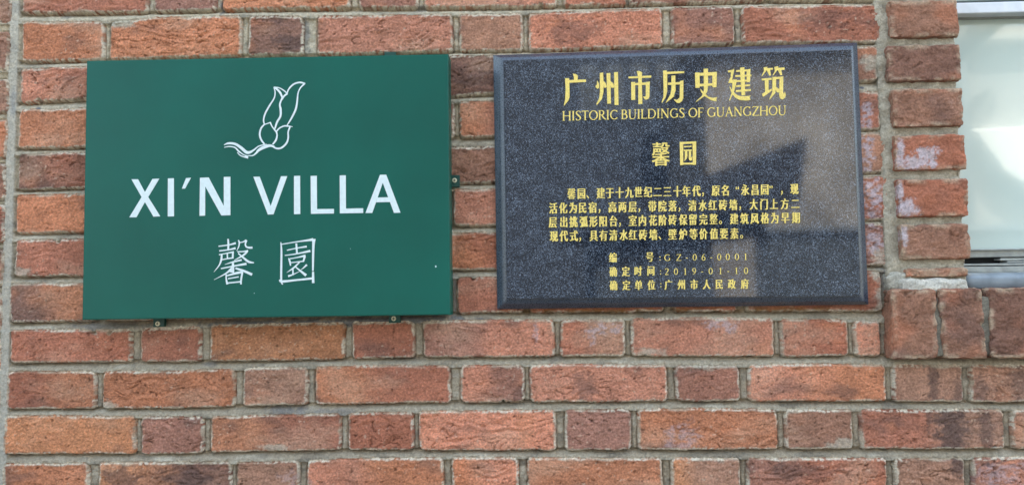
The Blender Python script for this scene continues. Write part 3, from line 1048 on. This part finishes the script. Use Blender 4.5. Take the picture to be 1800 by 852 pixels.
z = zoomed(360, 400, 1491 / 210.0)
LET = Flat(GYF), Flat(GYF)
for st in [
    [(292, 140, 20), (296, 215, 24), (292, 285, 22)], [(172, 232, 14), (300, 215, 16), (388, 192, 26)], [(182, 290, 18), (300, 275, 16), (385, 255, 26)],
    [(178, 338, 14), (280, 318, 13), (365, 303, 24)], [(212, 335, 22), (207, 400, 24), (180, 470, 16), (115, 552, 4)], [(352, 305, 24), (350, 385, 22)],
    [(215, 400, 12), (290, 385, 15), (358, 376, 18)], [(282, 322, 18), (285, 388, 16)],
    [(420, 155, 14), (432, 185, 18), (425, 235, 15), (398, 292, 4)], [(430, 187, 12), (478, 178, 14), (522, 156, 26)], [(522, 156, 24), (508, 205, 18), (520, 238, 20), (560, 250, 24), (597, 248, 26)],
    [(408, 300, 14), (480, 298, 16), (542, 288, 22)], [(532, 296, 22), (480, 345, 22), (370, 405, 6)], [(418, 318, 16), (480, 372, 22), (550, 425, 28), (616, 437, 12)],
    [(250, 460, 4), (350, 428, 18), (462, 402, 22)], [(203, 510, 14), (380, 475, 18), (522, 450, 30)], [(352, 428, 24), (352, 490, 34), (340, 560, 56)],
    [(345, 505, 36), (262, 572, 18), (115, 650, 3)], [(385, 505, 22), (490, 540, 28), (592, 585, 32)],
    [(268, 580, 14), (270, 640, 18), (282, 706, 26)], [(268, 602, 14), (380, 570, 28), (476, 550, 28)], [(470, 556, 26), (456, 640, 22), (452, 706, 22)],
    [(290, 636, 13), (425, 612, 16)], [(288, 690, 16), (455, 672, 18)],
    [(950, 180, 10), (958, 300, 22), (955, 640, 24), (974, 708, 12)], [(945, 210, 12), (1150, 176, 14), (1300, 156, 26), (1352, 148, 36)],
    [(1362, 140, 44), (1356, 230, 30), (1352, 400, 26), (1350, 540, 20)], [(1352, 550, 26), (1354, 690, 32)], [(940, 645, 24), (965, 670, 30), (1150, 652, 22), (1338, 632, 26)],
    [(1143, 195, 22), (1152, 330, 24)], [(1026, 282, 14), (1150, 255, 14), (1274, 235, 24)], [(1000, 346, 12), (1150, 325, 16), (1318, 290, 28)],
    [(1046, 380, 12), (1062, 420, 24), (1072, 474, 14)], [(1060, 388, 13), (1160, 370, 14), (1258, 348, 28)], [(1250, 355, 26), (1230, 425, 20)], [(1072, 437, 10), (1232, 418, 16)],
    [(1185, 430, 14), (1110, 500, 20), (1022, 560, 4)], [(1100, 505, 18), (1102, 592, 20)], [(1042, 605, 24), (1110, 580, 14), (1188, 543, 4)],
    [(1275, 462, 26), (1228, 505, 12), (1190, 532, 4)], [(1120, 478, 12), (1190, 535, 22), (1266, 595, 34)],
]:
    LET[st[0][0] > 800].stroke(z(st), sc=1.02)
for f_ in LET:
    f_.build('calligraphy_character', M_WHITE, gsign)

z = zoomed(360, 120, 947 / 200.0)
fl = Flat(GYF)
for st in [
    [(575, 160, 8), (586, 200, 11), (578, 250, 12), (540, 312, 15), (505, 375, 15), (490, 430, 13), (497, 468, 12)],
    [(575, 160, 14), (600, 175, 18), (628, 205, 20), (648, 250, 16)], [(575, 160, 12), (620, 165, 10), (660, 188, 12), (688, 215, 10)], [(690, 212, 16), (662, 232, 16), (643, 262, 14)],
    [(647, 245, 16), (626, 300, 16), (632, 345, 20), (630, 400, 18), (602, 450, 18), (584, 505, 14)],
    [(685, 212, 12), (700, 175, 13), (740, 135, 15), (790, 120, 15), (836, 130, 14)], [(834, 128, 16), (797, 165, 12), (777, 210, 12), (768, 290, 16), (755, 350, 18), (720, 420, 16), (683, 480, 8)],
    [(495, 470, 10), (520, 462, 10), (548, 452, 12)], [(545, 450, 14), (562, 487, 11), (597, 532, 15)],
    [(500, 466, 12), (470, 500, 16), (458, 550, 17), (470, 595, 17), (497, 632, 14)], [(597, 530, 14), (602, 560, 14), (592, 600, 17), (566, 634, 14)],
    [(592, 535, 12), (620, 502, 13), (660, 482, 13), (695, 483, 13), (732, 488, 6)], [(710, 490, 14), (695, 530, 14), (695, 580, 15), (680, 625, 17), (640, 662, 17), (600, 668, 16), (562, 650, 14)],
    [(160, 640, 5), (195, 626, 18), (250, 630, 22), (300, 660, 26), (345, 698, 28), (375, 700, 24), (410, 680, 15), (450, 650, 11), (515, 632, 7)],
    [(163, 660, 6), (200, 652, 9), (250, 660, 11), (282, 690, 14), (320, 718, 9), (350, 730, 8)], [(272, 700, 9), (300, 728, 10), (362, 748, 12)], [(336, 730, 20), (362, 738, 20)],
    [(362, 728, 8), (400, 727, 11), (430, 705, 17), (450, 682, 24), (500, 655, 30), (545, 645, 24), (582, 655, 14)],
]:
    fl.stroke(z(st), sc=0.9)
fl.build('lotus_emblem', M_WHITE, gsign)
for x, y, s_ in ((766, 468, 1.5), (616, 437, 0.5), (447, 515, .6)):
    if s_:
        fl = Flat(GYF, 0.0003)
        fl.poly([(x - s_, y - s_ * .6), (x + s_ * .4, y - s_ * 1.3), (x + s_, y + s_ * .5), (x - s_ * .3, y + s_ * 1.4)])
        fl.build('paint_fleck', M_WHITE, gsign)


# ------------------------------------------------------------------ granite plaque
PYF = -0.026
OUT = [(867, 97), (1507, 75), (1527, 535), (874, 543)]
IN1 = [(879, 102), (1499, 81), (1518, 529), (885, 533)]       # foot of the step
IN2 = [(885.5, 107), (1496, 88), (1513, 520), (891.5, 525)]   # edge of the polished field
plq = thing('granite_plaque', 'dark speckled granite plaque with gold inscription, right of the green sign', 'plaque', tuple((at(*OUT[2]) + at(*OUT[3])) / 2))
bm = bmesh.new()
LV = [[at(x, y, -0.010) for x, y in OUT], [at(x, y, -0.0195) for x, y in IN1], [at(x, y, -0.0215) for x, y in IN2]]
back = [np.array([c[0], -0.001, c[2]]) for c in LV[0]]
rings = [[bm.verts.new(tuple(c)) for c in L] for L in [back] + LV]
for a, b in zip(rings[:-1], rings[1:]):
    for i in range(4):
        bm.faces.new((a[i - 1], a[i], b[i], b[i - 1]))
bm.faces.new(rings[0])
bm.faces.new(rings[-1])
bmesh.ops.recalc_face_normals(bm, faces=bm.faces[:])
bmesh.ops.bevel(bm, geom=[e for e in bm.edges if e.verts[0].co.y < -0.005 and e.verts[1].co.y < -0.005], offset=0.0009, segments=2, affect='EDGES')
bm_obj('bevelled_edge', bm, M_HONED, plq)
bm = bmesh.new()
fc = [at(x, y, PYF) for x, y in IN2]
quad_box(bm, fc, -0.0205, 0.0007)
bm_obj('polished_field', bm, M_GRANITE, plq)

fl = Flat(PYF)
zA = zoomed(970, 100, 7.1)
zB = zoomed(1190, 100, 7.1)


def bar(x0, y0, x1, y1, t):
    return [(x0, y0), (x1, y1), (x1, y1 + t), (x0, y0 + t)]


GA = [
    [(262, 212), (300, 218), (322, 234), (326, 258), (318, 292), (275, 292), (275, 250)], [(212, 292), (424, 285), (426, 315), (220, 326)],
    [(165, 270), (215, 268), (220, 330), (222, 500), (205, 550), (150, 615), (152, 595), (165, 540), (172, 400)],
    [(566, 295), (590, 340), (590, 390), (570, 402), (545, 380), (548, 362), (562, 350)],
    [(598, 205), (640, 198), (645, 300), (645, 440), (625, 530), (560, 605), (555, 590), (590, 520), (600, 440)],
    [(640, 295), (672, 330), (685, 370), (680, 385), (655, 388), (640, 360)], [(683, 208), (730, 205), (738, 585), (692, 587)],
    [(728, 305), (765, 330), (780, 365), (772, 388), (745, 388), (728, 360)], [(776, 195), (825, 192), (832, 602), (783, 604)],
    [(1060, 180), (1095, 180), (1128, 198), (1122, 242), (1075, 246)], [(955, 250), (1240, 235), (1240, 262), (960, 272)], [(1078, 258), (1122, 256), (1130, 590), (1080, 592)],
    [(990, 318), (1040, 315), (1040, 538), (992, 540)], [(1030, 330), (1190, 320), (1190, 350), (1035, 356)],
    [(1172, 318), (1224, 312), (1220, 350), (1218, 500), (1205, 525), (1175, 538), (1155, 525), (1138, 497), (1165, 500), (1172, 480)],
    [(1388, 175), (1432, 170), (1440, 230), (1440, 430), (1420, 510), (1375, 578), (1370, 565), (1392, 500), (1395, 400)], [(1430, 190), (1652, 182), (1652, 205), (1430, 218)],
    [(1492, 240), (1540, 235), (1545, 420), (1520, 500), (1420, 580), (1425, 565), (1480, 470), (1492, 400)], [(1448, 325), (1590, 318), (1640, 295), (1630, 345), (1450, 352)],
    [(1598, 305), (1642, 295), (1640, 520), (1625, 555), (1590, 578), (1560, 575), (1530, 545), (1522, 530), (1560, 540), (1595, 510)]]
GB = [
    [(225, 200), (280, 198), (285, 375), (280, 388), (230, 390)], [(270, 205), (497, 190), (445, 235), (275, 238)], [(442, 215), (497, 190), (492, 380), (450, 384), (440, 370)],
    [(275, 340), (450, 332), (450, 360), (278, 372)], [(332, 152), (385, 150), (388, 340), (380, 430), (345, 490), (232, 570), (240, 555), (310, 490), (335, 420)],
    [(290, 400), (330, 440), (390, 500), (450, 515), (502, 505), (490, 530), (492, 558), (430, 545), (340, 490), (300, 440)],
    [(635, 175), (690, 165), (712, 152), (712, 180), (690, 265), (670, 268), (672, 195), (640, 198)], [(665, 258), (695, 262), (685, 288), (745, 285), (735, 310), (705, 330), (640, 326)],
    [(700, 290), (745, 286), (740, 330), (712, 430), (660, 548), (650, 545), (685, 440), (692, 330)],
    [(655, 365), (690, 420), (735, 470), (780, 490), (840, 494), (920, 485), (905, 510), (918, 540), (860, 548), (780, 540), (725, 510), (680, 450), (660, 390)],
    [(785, 140), (840, 132), (850, 480), (805, 482)], bar(738, 170, 915, 158, 22), bar(730, 232, 928, 224, 22), bar(738, 296, 912, 286, 22), bar(735, 358, 912, 346, 22), bar(735, 418, 920, 404, 24),
    [(868, 165), (915, 152), (910, 315), (870, 320)],
    [(1080, 135), (1130, 128), (1125, 145), (1195, 140), (1195, 162), (1120, 168), (1062, 245), (1055, 240), (1085, 180)], [(1118, 165), (1160, 165), (1172, 235), (1150, 235)],
    [(1215, 130), (1262, 120), (1262, 140), (1340, 135), (1342, 165), (1250, 170), (1200, 235), (1192, 232), (1220, 180)], [(1258, 165), (1300, 165), (1312, 230), (1290, 232)],
    [(1055, 275), (1180, 265), (1180, 290), (1062, 298)], [(1095, 285), (1142, 280), (1142, 440), (1100, 460)], [(1060, 465), (1100, 440), (1185, 398), (1175, 430), (1080, 500), (1068, 492)],
    [(1190, 255), (1235, 250), (1235, 400), (1222, 460), (1150, 540), (1155, 520), (1190, 440)], [(1230, 255), (1290, 252), (1325, 245), (1320, 275), (1232, 282)],
    [(1280, 260), (1325, 248), (1322, 440), (1335, 470), (1345, 435), (1357, 480), (1345, 515), (1315, 535), (1285, 520), (1275, 480)], [(1232, 375), (1280, 410), (1272, 450), (1240, 440)]]
for pl in GA:
    fl.poly(zA(pl))
for pl in GB:
    fl.poly(zB(pl))
fl.build('heading', M_GOLD, plq)

# Roman capitals with thick and thin strokes (unit: cap height = 1, baseline y = 0)
TK, TN = 0.125, 0.06


def arc(cx, cy, rx, ry, a0, a1, n=14, tk=TK, tn=TN):
    out = []
    for i in range(n + 1):
        a = R(a0 + (a1 - a0) * i / n)
        out.append((cx + rx * math.cos(a), cy + ry * math.sin(a), tn + (tk - tn) * abs(math.cos(a)) ** 1.3))
    return out


def vstem(x, y0=0, y1=1, w=TK, serif=True):
    r = [[(x, y0, w), (x, y1, w)]]
    if serif:
        for y in (y0, y1):
            r.append([(x - 0.15, y + (0.02 if y == 0 else -0.02), 0.04), (x + 0.15, y + (0.02 if y == 0 else -0.02), 0.04)])
    return r


ROM = {
    'H': (1.08, vstem(.18) + vstem(.9) + [[(.18, .5, TN), (.9, .5, TN)]]), 'I': (.46, vstem(.23)),
    'S': (.74, [[(.6, .80, .05), (.56, .93, .07), (.36, .985, .06), (.17, .88, .1), (.16, .72, .12), (.36, .53, .14), (.58, .33, .13), (.57, .13, .1), (.36, .015, .06), (.15, .08, .07), (.11, .22, .05)]]),
    'T': (.86, vstem(.43, 0, 1, TK, False) + [[(.28, .02, .04), (.58, .02, .04)], [(.05, .965, TN), (.81, .965, TN)], [(.05, .97, .04), (.05, .84, .03)], [(.81, .97, .04), (.81, .84, .03)]]),
    'O': (1.1, [arc(.55, .5, .44, .47, 0, 360, 28)]), 'C': (.95, [arc(.55, .5, .44, .47, 48, 318, 22), [(.86, .98, .04), (.86, .76, .03)]]),
    'G': (1.08, [arc(.55, .5, .44, .47, 48, 312, 22), [(.9, .08, TK), (.9, .42, TK)], [(.72, .42, .04), (1.0, .42, .04)], [(.86, .98, .04), (.86, .76, .03)]]),
    'R': (.9, vstem(.18) + [arc(.4, .74, .25, .235, 90, -90, 12), [(.18, .97, TN), (.42, .97, TN)], [(.18, .5, TN), (.42, .5, TN)], [(.42, .5, .1), (.65, .2, TK), (.9, .01, .06)]]),
    'B': (.84, vstem(.18) + [arc(.4, .755, .22, .22, 90, -90, 12), arc(.42, .27, .28, .25, 90, -90, 12), [(.18, .97, TN), (.42, .97, TN)], [(.18, .525, TN), (.42, .525, TN)], [(.18, .025, TN), (.44, .025, TN)]]),
    'U': (1.02, [[(.2, 1, TK), (.2, .35, TK), (.28, .1, .11), (.5, .01, TN), (.74, .08, TN), (.83, .35, TN), (.83, 1, TN)], [(.05, .98, .04), (.35, .98, .04)], [(.7, .98, .04), (.97, .98, .04)]]),
    'L': (.78, vstem(.18) + [[(.18, .03, TN), (.72, .03, TN)], [(.72, .0, .04), (.73, .17, .03)]]),
    'D': (1.06, vstem(.18) + [arc(.48, .5, .45, .47, 90, -90, 16), [(.18, .97, TN), (.48, .97, TN)], [(.18, .03, TN), (.48, .03, TN)]]),
    'N': (1.1, [[(.2, 0, TN), (.2, 1, TN)], [(.2, .98, TK), (.9, .02, TK)], [(.9, 0, TN), (.9, 1, TN)], [(.06, .02, .04), (.34, .02, .04)], [(.76, .98, .04), (1.04, .98, .04)], [(.05, .98, .04), (.3, .98, .04)]]),
    'F': (.74, vstem(.18) + [[(.18, .97, TN), (.68, .97, TN)], [(.18, .52, TN), (.56, .52, TN)], [(.68, .98, .04), (.68, .82, .03)]]),
    'A': (1.0, [[(.14, 0, TN), (.5, 1, TN)], [(.48, 1, TK), (.86, 0, TK)], [(.27, .36, TN), (.72, .36, TN)], [(.02, .02, .04), (.28, .02, .04)], [(.72, .02, .04), (.99, .02, .04)]]),
    'Z': (.86, [[(.1, .965, TN), (.78, .965, TN)], [(.74, .96, TK), (.1, .04, TK)], [(.08, .035, TN), (.8, .035, TN)], [(.1, .98, .04), (.09, .82, .03)], [(.8, .02, .04), (.82, .18, .03)]]),
    '0': (.72, [arc(.36, .5, .26, .47, 0, 360, 24)]), '1': (.6, [[(.34, 0, TK), (.34, 1, TK)], [(.34, .98, .06), (.16, .84, .05)], [(.16, .02, .04), (.52, .02, .04)]]),
    '2': (.72, [[(.12, .76, .07), (.18, .93, .07), (.36, .98, .07), (.56, .86, .11), (.55, .64, .11), (.36, .36, .08), (.1, .04, .05)], [(.1, .05, .1), (.62, .05, .1)]]),
    '6': (.72, [[(.6, .98, .04), (.34, .86, .08), (.14, .5, .12), (.13, .3, .12), (.2, .09, .09), (.36, .02, .06), (.54, .1, .1), (.59, .3, .12), (.52, .5, .1), (.36, .58, .06), (.2, .5, .06)]]),
    '9': (.72, [[(.12, .02, .04), (.38, .14, .08), (.58, .5, .12), (.59, .7, .12), (.52, .91, .09), (.36, .98, .06), (.18, .9, .1), (.13, .7, .12), (.2, .5, .1), (.36, .42, .06), (.52, .5, .06)]]),
    '-': (.5, [[(.1, .4, .09), (.4, .4, .09)]]), ':': (.4, [[(.2, .1, .14), (.2, .24, .14)], [(.2, .56, .14), (.2, .7, .14)]]), ' ': (.36, []),
}


def roman(fl, text, x0, y0, x1, y1, cap, heavy=1.0):
    tot = sum(ROM[c][0] for c in text)
    sx = math.hypot(x1 - x0, y1 - y0) / tot
    dy = (y1 - y0) / (x1 - x0)
    x = x0
    for c in text:
        w, sts = ROM[c]
        roman_char(fl, c, x, y0 + (x - x0) * dy, sx, cap, dy, heavy)
        x += w * sx


def roman_char(fl, c, x, y, sx, cap, dy=0.0, heavy=1.0):
    for st in ROM[c][1]:
        fl.stroke([(x + a * sx, y - b * cap + a * sx * dy, w_ * cap * heavy) for a, b, w_ in st], smooth=len(st) > 2 and len(st) < 12)


fl = Flat(PYF)
roman(fl, 'HISTORIC BUILDINGS OF GUANGZHOU', 988, 212.5, 1382, 202.5, 16.5, 1.15)
fl.build('english_heading', M_GOLD, plq)

z = zoomed(1120, 230, 1384 / 130.0)
fl = Flat(PYF)
for pl in [[(795, 210), (862, 208), (862, 640), (805, 645)], [(850, 210), (1105, 198), (1090, 240), (855, 248)], [(1035, 225), (1105, 200), (1100, 636), (1042, 638)], [(850, 598), (1050, 595), (1050, 630), (855, 632)],
           [(870, 288), (1018, 280), (1018, 302), (875, 311)], [(870, 355), (1020, 350), (1022, 375), (872, 380)], [(892, 375), (938, 372), (940, 470), (930, 520), (880, 570), (890, 520)],
           [(965, 370), (1010, 368), (1008, 500), (1030, 480), (1030, 545), (1005, 562), (975, 550), (965, 520)]]:
    fl.poly(z(pl))
fl.glyph('馨', 1161.5, 271, 32.5, 45, 0.8, -0.02)
fl.build('name_inscription', M_GOLD, plq)

LINES = [
    ('馨园、建于十九世纪二三十年代，原名“永昌园”，现',
     [1004.6, 1022, 1037.5, 1056, 1072, 1089, 1106, 1122, 1139, 1156, 1173, 1190.5, 1206.5, 1224, 1239.5, 1258, 1275, 1297, 1309.6, 1327, 1344, 1357, 1378, 1396], 340.5, 332),
    ('活化为民宿，高两层，带院落，清水红砖墙，大门上方二',
     [972.5, 990, 1007.6, 1024, 1041.7, 1057.5, 1076.5, 1094, 1112, 1127.5, 1146.5, 1164, 1182, 1198, 1217, 1235, 1252.4, 1270.6, 1288.6, 1304.5, 1324.5, 1342.6, 1360, 1379, 1397.5], 366, 358),
    ('层出挑弧形阳台，室内花阶砖保留完整。建筑风格为早期',
     [972, 991, 1008, 1026, 1043, 1060, 1078, 1093.5, 1112, 1129, 1147.5, 1164.5, 1182, 1200.5, 1217.6, 1236, 1254, 1270.5, 1290, 1308, 1326, 1344, 1361.5, 1379.6, 1398.6], 390.5, 382.5),
    ('现代式，具有清水红砖墙、壁炉等价值要素。',
     [973.5, 991, 1008.6, 1023.5, 1043.5, 1060.5, 1078, 1096, 1112.4, 1130, 1148, 1164, 1182, 1200.5, 1218.7, 1236, 1254.6, 1272, 1290.5, 1307.5], 415, 410)]
fl = Flat(PYF)
for text, X_, ya, yb in LINES:
    for ch, x in zip(text, X_):
        y = ya + (yb - ya) * (x - X_[0]) / (X_[-1] - X_[0])
        if ch in '“”':
            fl.glyph(ch, x + (3.5 if ch == '“' else 2.5), y, 16, 20, 0.3, -0.02)
            continue
        fl.glyph(ch, x, y, 14.6, 20.6, 0.3 if ch in '，。、' else (0.45 if ch in '馨整' else 0.75), -0.02)
fl.build('history_text', M_GOLD, plq)

fl = Flat(PYF)
for text, X_, ya, yb in [('编号', [1077.5, 1142], 452.5, 451.2), ('确定时间', [1078, 1100, 1121.5, 1144], 477.3, 475.6),
                         ('确定单位广州市人民政府', [1078.5, 1101, 1122.5, 1145, 1175, 1198, 1220, 1242, 1264, 1286, 1309], 501.3, 498.6)]:
    for ch, x in zip(text, X_):
        fl.glyph(ch, x, ya + (yb - ya) * (x - X_[0]) / (X_[-1] - X_[0]), 13.8, 18.5, 0.7, -0.015)
for text, X_, yb in [(':GZ-06-0001', [1160, 1173, 1193, 1207, 1221, 1236.5, 1250, 1264, 1279, 1295, 1310], 458.5), (':2019-01-10', [1161, 1172, 1188, 1204, 1220, 1234, 1249, 1266, 1280, 1294, 1311], 483),
                     (':', [1161.5], 505.5)]:
    for c, x in zip(text, X_):
        roman_char(fl, c, x - ROM[c][0] * 5.4, yb - (x - 1160) * 0.012, 10.8, 11.3, -0.012, 1.15)
fl.build('record_text', M_GOLD, plq)

# ------------------------------------------------------------------ the lane and what the polished stone and the glass mirror
M_ASPH = simple('asphalt', (0.06, 0.06, 0.058), 0.9, 0, 0.3, 0.25, 8, 0.3, 120)
M_PAVE = simple('paving', (0.10, 0.098, 0.09), 0.85, 0, 0.3, 0.2, 5, 0.2, 60)
bm = bmesh.new()
bmesh.ops.create_grid(bm, x_segments=2, y_segments=2, size=200)
g = bm_obj('ground', bm, M_PAVE)
g['kind'] = 'structure'
g.location = (0, 0, -0.004)
bm = bmesh.new()
box(bm, -40, 40, -6.6, -1.9, -0.002, 0.004)
g = bm_obj('lane', bm, M_ASPH)
g['kind'] = 'structure'

M_STUCCO = simple('tan_stucco', (0.34, 0.325, 0.30), 0.9, 0, 0.3, 0.35, 1.3, 0.2, 40)
M_GREYW = simple('grey_stucco', (0.06, 0.072, 0.092), 0.9, 0, 0.3, 0.12, 3)
M_WPANE = simple('dark_pane', (0.03, 0.035, 0.04), 0.1, 0, 0.5, 0.1, 5)
M_TRIM = simple('pale_trim', (0.6, 0.58, 0.54), 0.7, 0, 0.4, 0.08, 10)
M_GTRIM = simple('grey_trim', (0.2, 0.23, 0.26), 0.7, 0, 0.4, 0.08, 10)
M_ROOF = simple('dark_roofing', (0.035, 0.04, 0.05), 0.6, 0, 0.4, 0.3, 12)
M_REFL = simple('white_reflection_panel', (0.8, 0.8, 0.76), 0.8, 0, 0.3, 0.04, 10)
M_STEEL = simple('galvanised_sheet', (0.10, 0.12, 0.14), 0.5, 0.2, 0.5, 0.2, 10)


def house(name, label, x0, x1, y0, z1, depth, wm, wins, ww, wh):
    t = thing(name, label, 'building', ((x0 + x1) / 2, y0, 0))
    bm = bmesh.new()
    box(bm, x0, x1, y0 - depth, y0, 0, z1)
    bm_obj('wall', bm, wm, t)
    bm = bmesh.new()
    box(bm, x0 - 0.25, x1 + 0.25, y0 - depth - 0.25, y0 + 0.25, z1 + 0.002, z1 + 0.18, 0.02)
    bm_obj('roof', bm, M_TRIM, t)
    for wx, wz in wins:
        bm = bmesh.new()
        for a in ((wx - ww / 2 - 0.07, wx - ww / 2, wz, wz + wh), (wx + ww / 2, wx + ww / 2 + 0.07, wz, wz + wh), (wx - ww / 2 - 0.07, wx + ww / 2 + 0.07, wz + wh + .001, wz + wh + 0.08), (wx - ww / 2 - 0.12, wx + ww / 2 + 0.12, wz - 0.08, wz - .001),
                  (wx - 0.025, wx + 0.025, wz, wz + wh)):
            box(bm, a[0], a[1], y0 + 0.003, y0 + 0.06, a[2], a[3])
        w = bm_obj('window', bm, M_TRIM if wm is M_STUCCO else M_GTRIM, t)
        bm = bmesh.new()
        box(bm, wx - ww / 2, wx + ww / 2, y0 + 0.002, y0 + 0.02, wz, wz + wh)
        bm_obj('pane', bm, M_WPANE, w)
    return t


house('stucco_house', 'sunlit pale stucco house across the lane, mirrored in the granite plaque', 2.35, 12.0, -9.0, 4.75, 3, M_STUCCO, [(8.4, 3.0), (10.4, 3.0)], 0.9, 1.3)
house('grey_house', 'shaded grey house across the lane, raised to block low sky, mirrored behind the pale stucco house', -9.0, 6.2, -12.6, 10.5, 6, M_GREYW, [(1.05 + k * 0.46, 4.75) for k in range(5)], 0.16, 0.75)  # built taller than needed so that it blocks low frontal sky
shed = thing('lean_to_shed', 'dark sheet metal shed with a sloping roof in front of the pale house', 'shed', (1.5, -5.8, 0))
bm = bmesh.new()
box(bm, 0.55, 2.0, -6.8, -5.3, 0, 2.15)
bm_obj('wall', bm, M_STEEL, shed)
bm = bmesh.new()
v = [bm.verts.new(p) for p in ((0.3, -5.1, 2.02), (2.3, -5.1, 2.74), (2.22, -5.1, 2.2), (0.3, -5.1, 1.95), (0.3, -7.0, 2.02), (2.3, -7.0, 2.74), (2.22, -7.0, 2.2), (0.3, -7.0, 1.95))]
for f in ((0, 1, 2, 3), (7, 6, 5, 4), (0, 4, 5, 1), (1, 5, 6, 2), (2, 6, 7, 3), (3, 7, 4, 0)):
    bm.faces.new([v[i] for i in f])
bmesh.ops.recalc_face_normals(bm, faces=bm.faces[:])
bm_obj('roof', bm, M_ROOF, shed)
bm = bmesh.new()
box(bm, 1.53, 1.88, -5.299, -5.25, 0.0, 1.93)
bm_obj('lit_patch_panel', bm, M_STUCCO, shed)  # tan panel added to mirror as a lit patch in the plaque
bw = thing('boundary_wall', 'low grey rendered wall in front of the pale house', 'wall', (4.5, -7.3, 0))
bm = bmesh.new()
box(bm, 2.35, 12, -7.4, -7.2, 0, 2.1)
bm_obj('panel', bm, M_STEEL, bw)
bm = bmesh.new()
box(bm, 2.32, 12, -7.45, -7.15, 2.102, 2.17, 0.01)
bm_obj('coping', bm, M_GTRIM, bw)

def mirrored(px, py, Y, pl):
    """the point of the plane y = Y that the upright mirror y = pl shows at a pixel"""
    q_ = at(px, py, 2 * pl - Y)
    return Vector((q_[0], Y, q_[2]))


st = bpy.data.objects['stucco_house']
bm = bmesh.new()
fr = [mirrored(x, y, -8.7, GY) for x, y in ((1718, 232), (1850, 226), (1850, 345), (1772, 305))]
fv = [bm.verts.new(p) for p in fr]
bv = [bm.verts.new((p.x, -8.98, p.z + 0.1)) for p in fr]
bm.faces.new(fv)
bm.faces.new(bv[::-1])
for i in range(4):
    bm.faces.new((fv[i - 1], bv[i - 1], bv[i], fv[i]))
bmesh.ops.recalc_face_normals(bm, faces=bm.faces[:])
bm_obj('reflection_panel', bm, M_REFL, st)  # added white panel, shaped to mirror as a bright patch in the glass

pole = thing('reflection_pole', 'leaning dark pole added for its reflection in the window glass', 'pole', tuple(mirrored(1690, 150, -8.2, GY) * 1.0))
a, b = mirrored(1692, 84, -8.2, GY), mirrored(1790, -2, -8.2, GY)
bm = bmesh.new()
d = (b - a)
bmesh.ops.create_cone(bm, cap_ends=True, segments=16, radius1=0.14, radius2=0.12, depth=d.length * 1.6,
                      matrix=Matrix.Translation((a + b) / 2) @ d.to_track_quat('Z', 'Y').to_matrix().to_4x4())
bm_obj('reflection_strut', bm, M_STEEL, pole, True)  # added bar, placed to mirror as a dark diagonal band in the glass
c = mirrored(1700, 300, -8.2, GY)
bm = bmesh.new()
bmesh.ops.create_cone(bm, cap_ends=True, segments=16, radius1=0.07, radius2=0.06, depth=6.0, matrix=Matrix.Translation((c.x, -8.2, 3.0)))
bm_obj('reflection_post', bm, M_STEEL, pole, True)
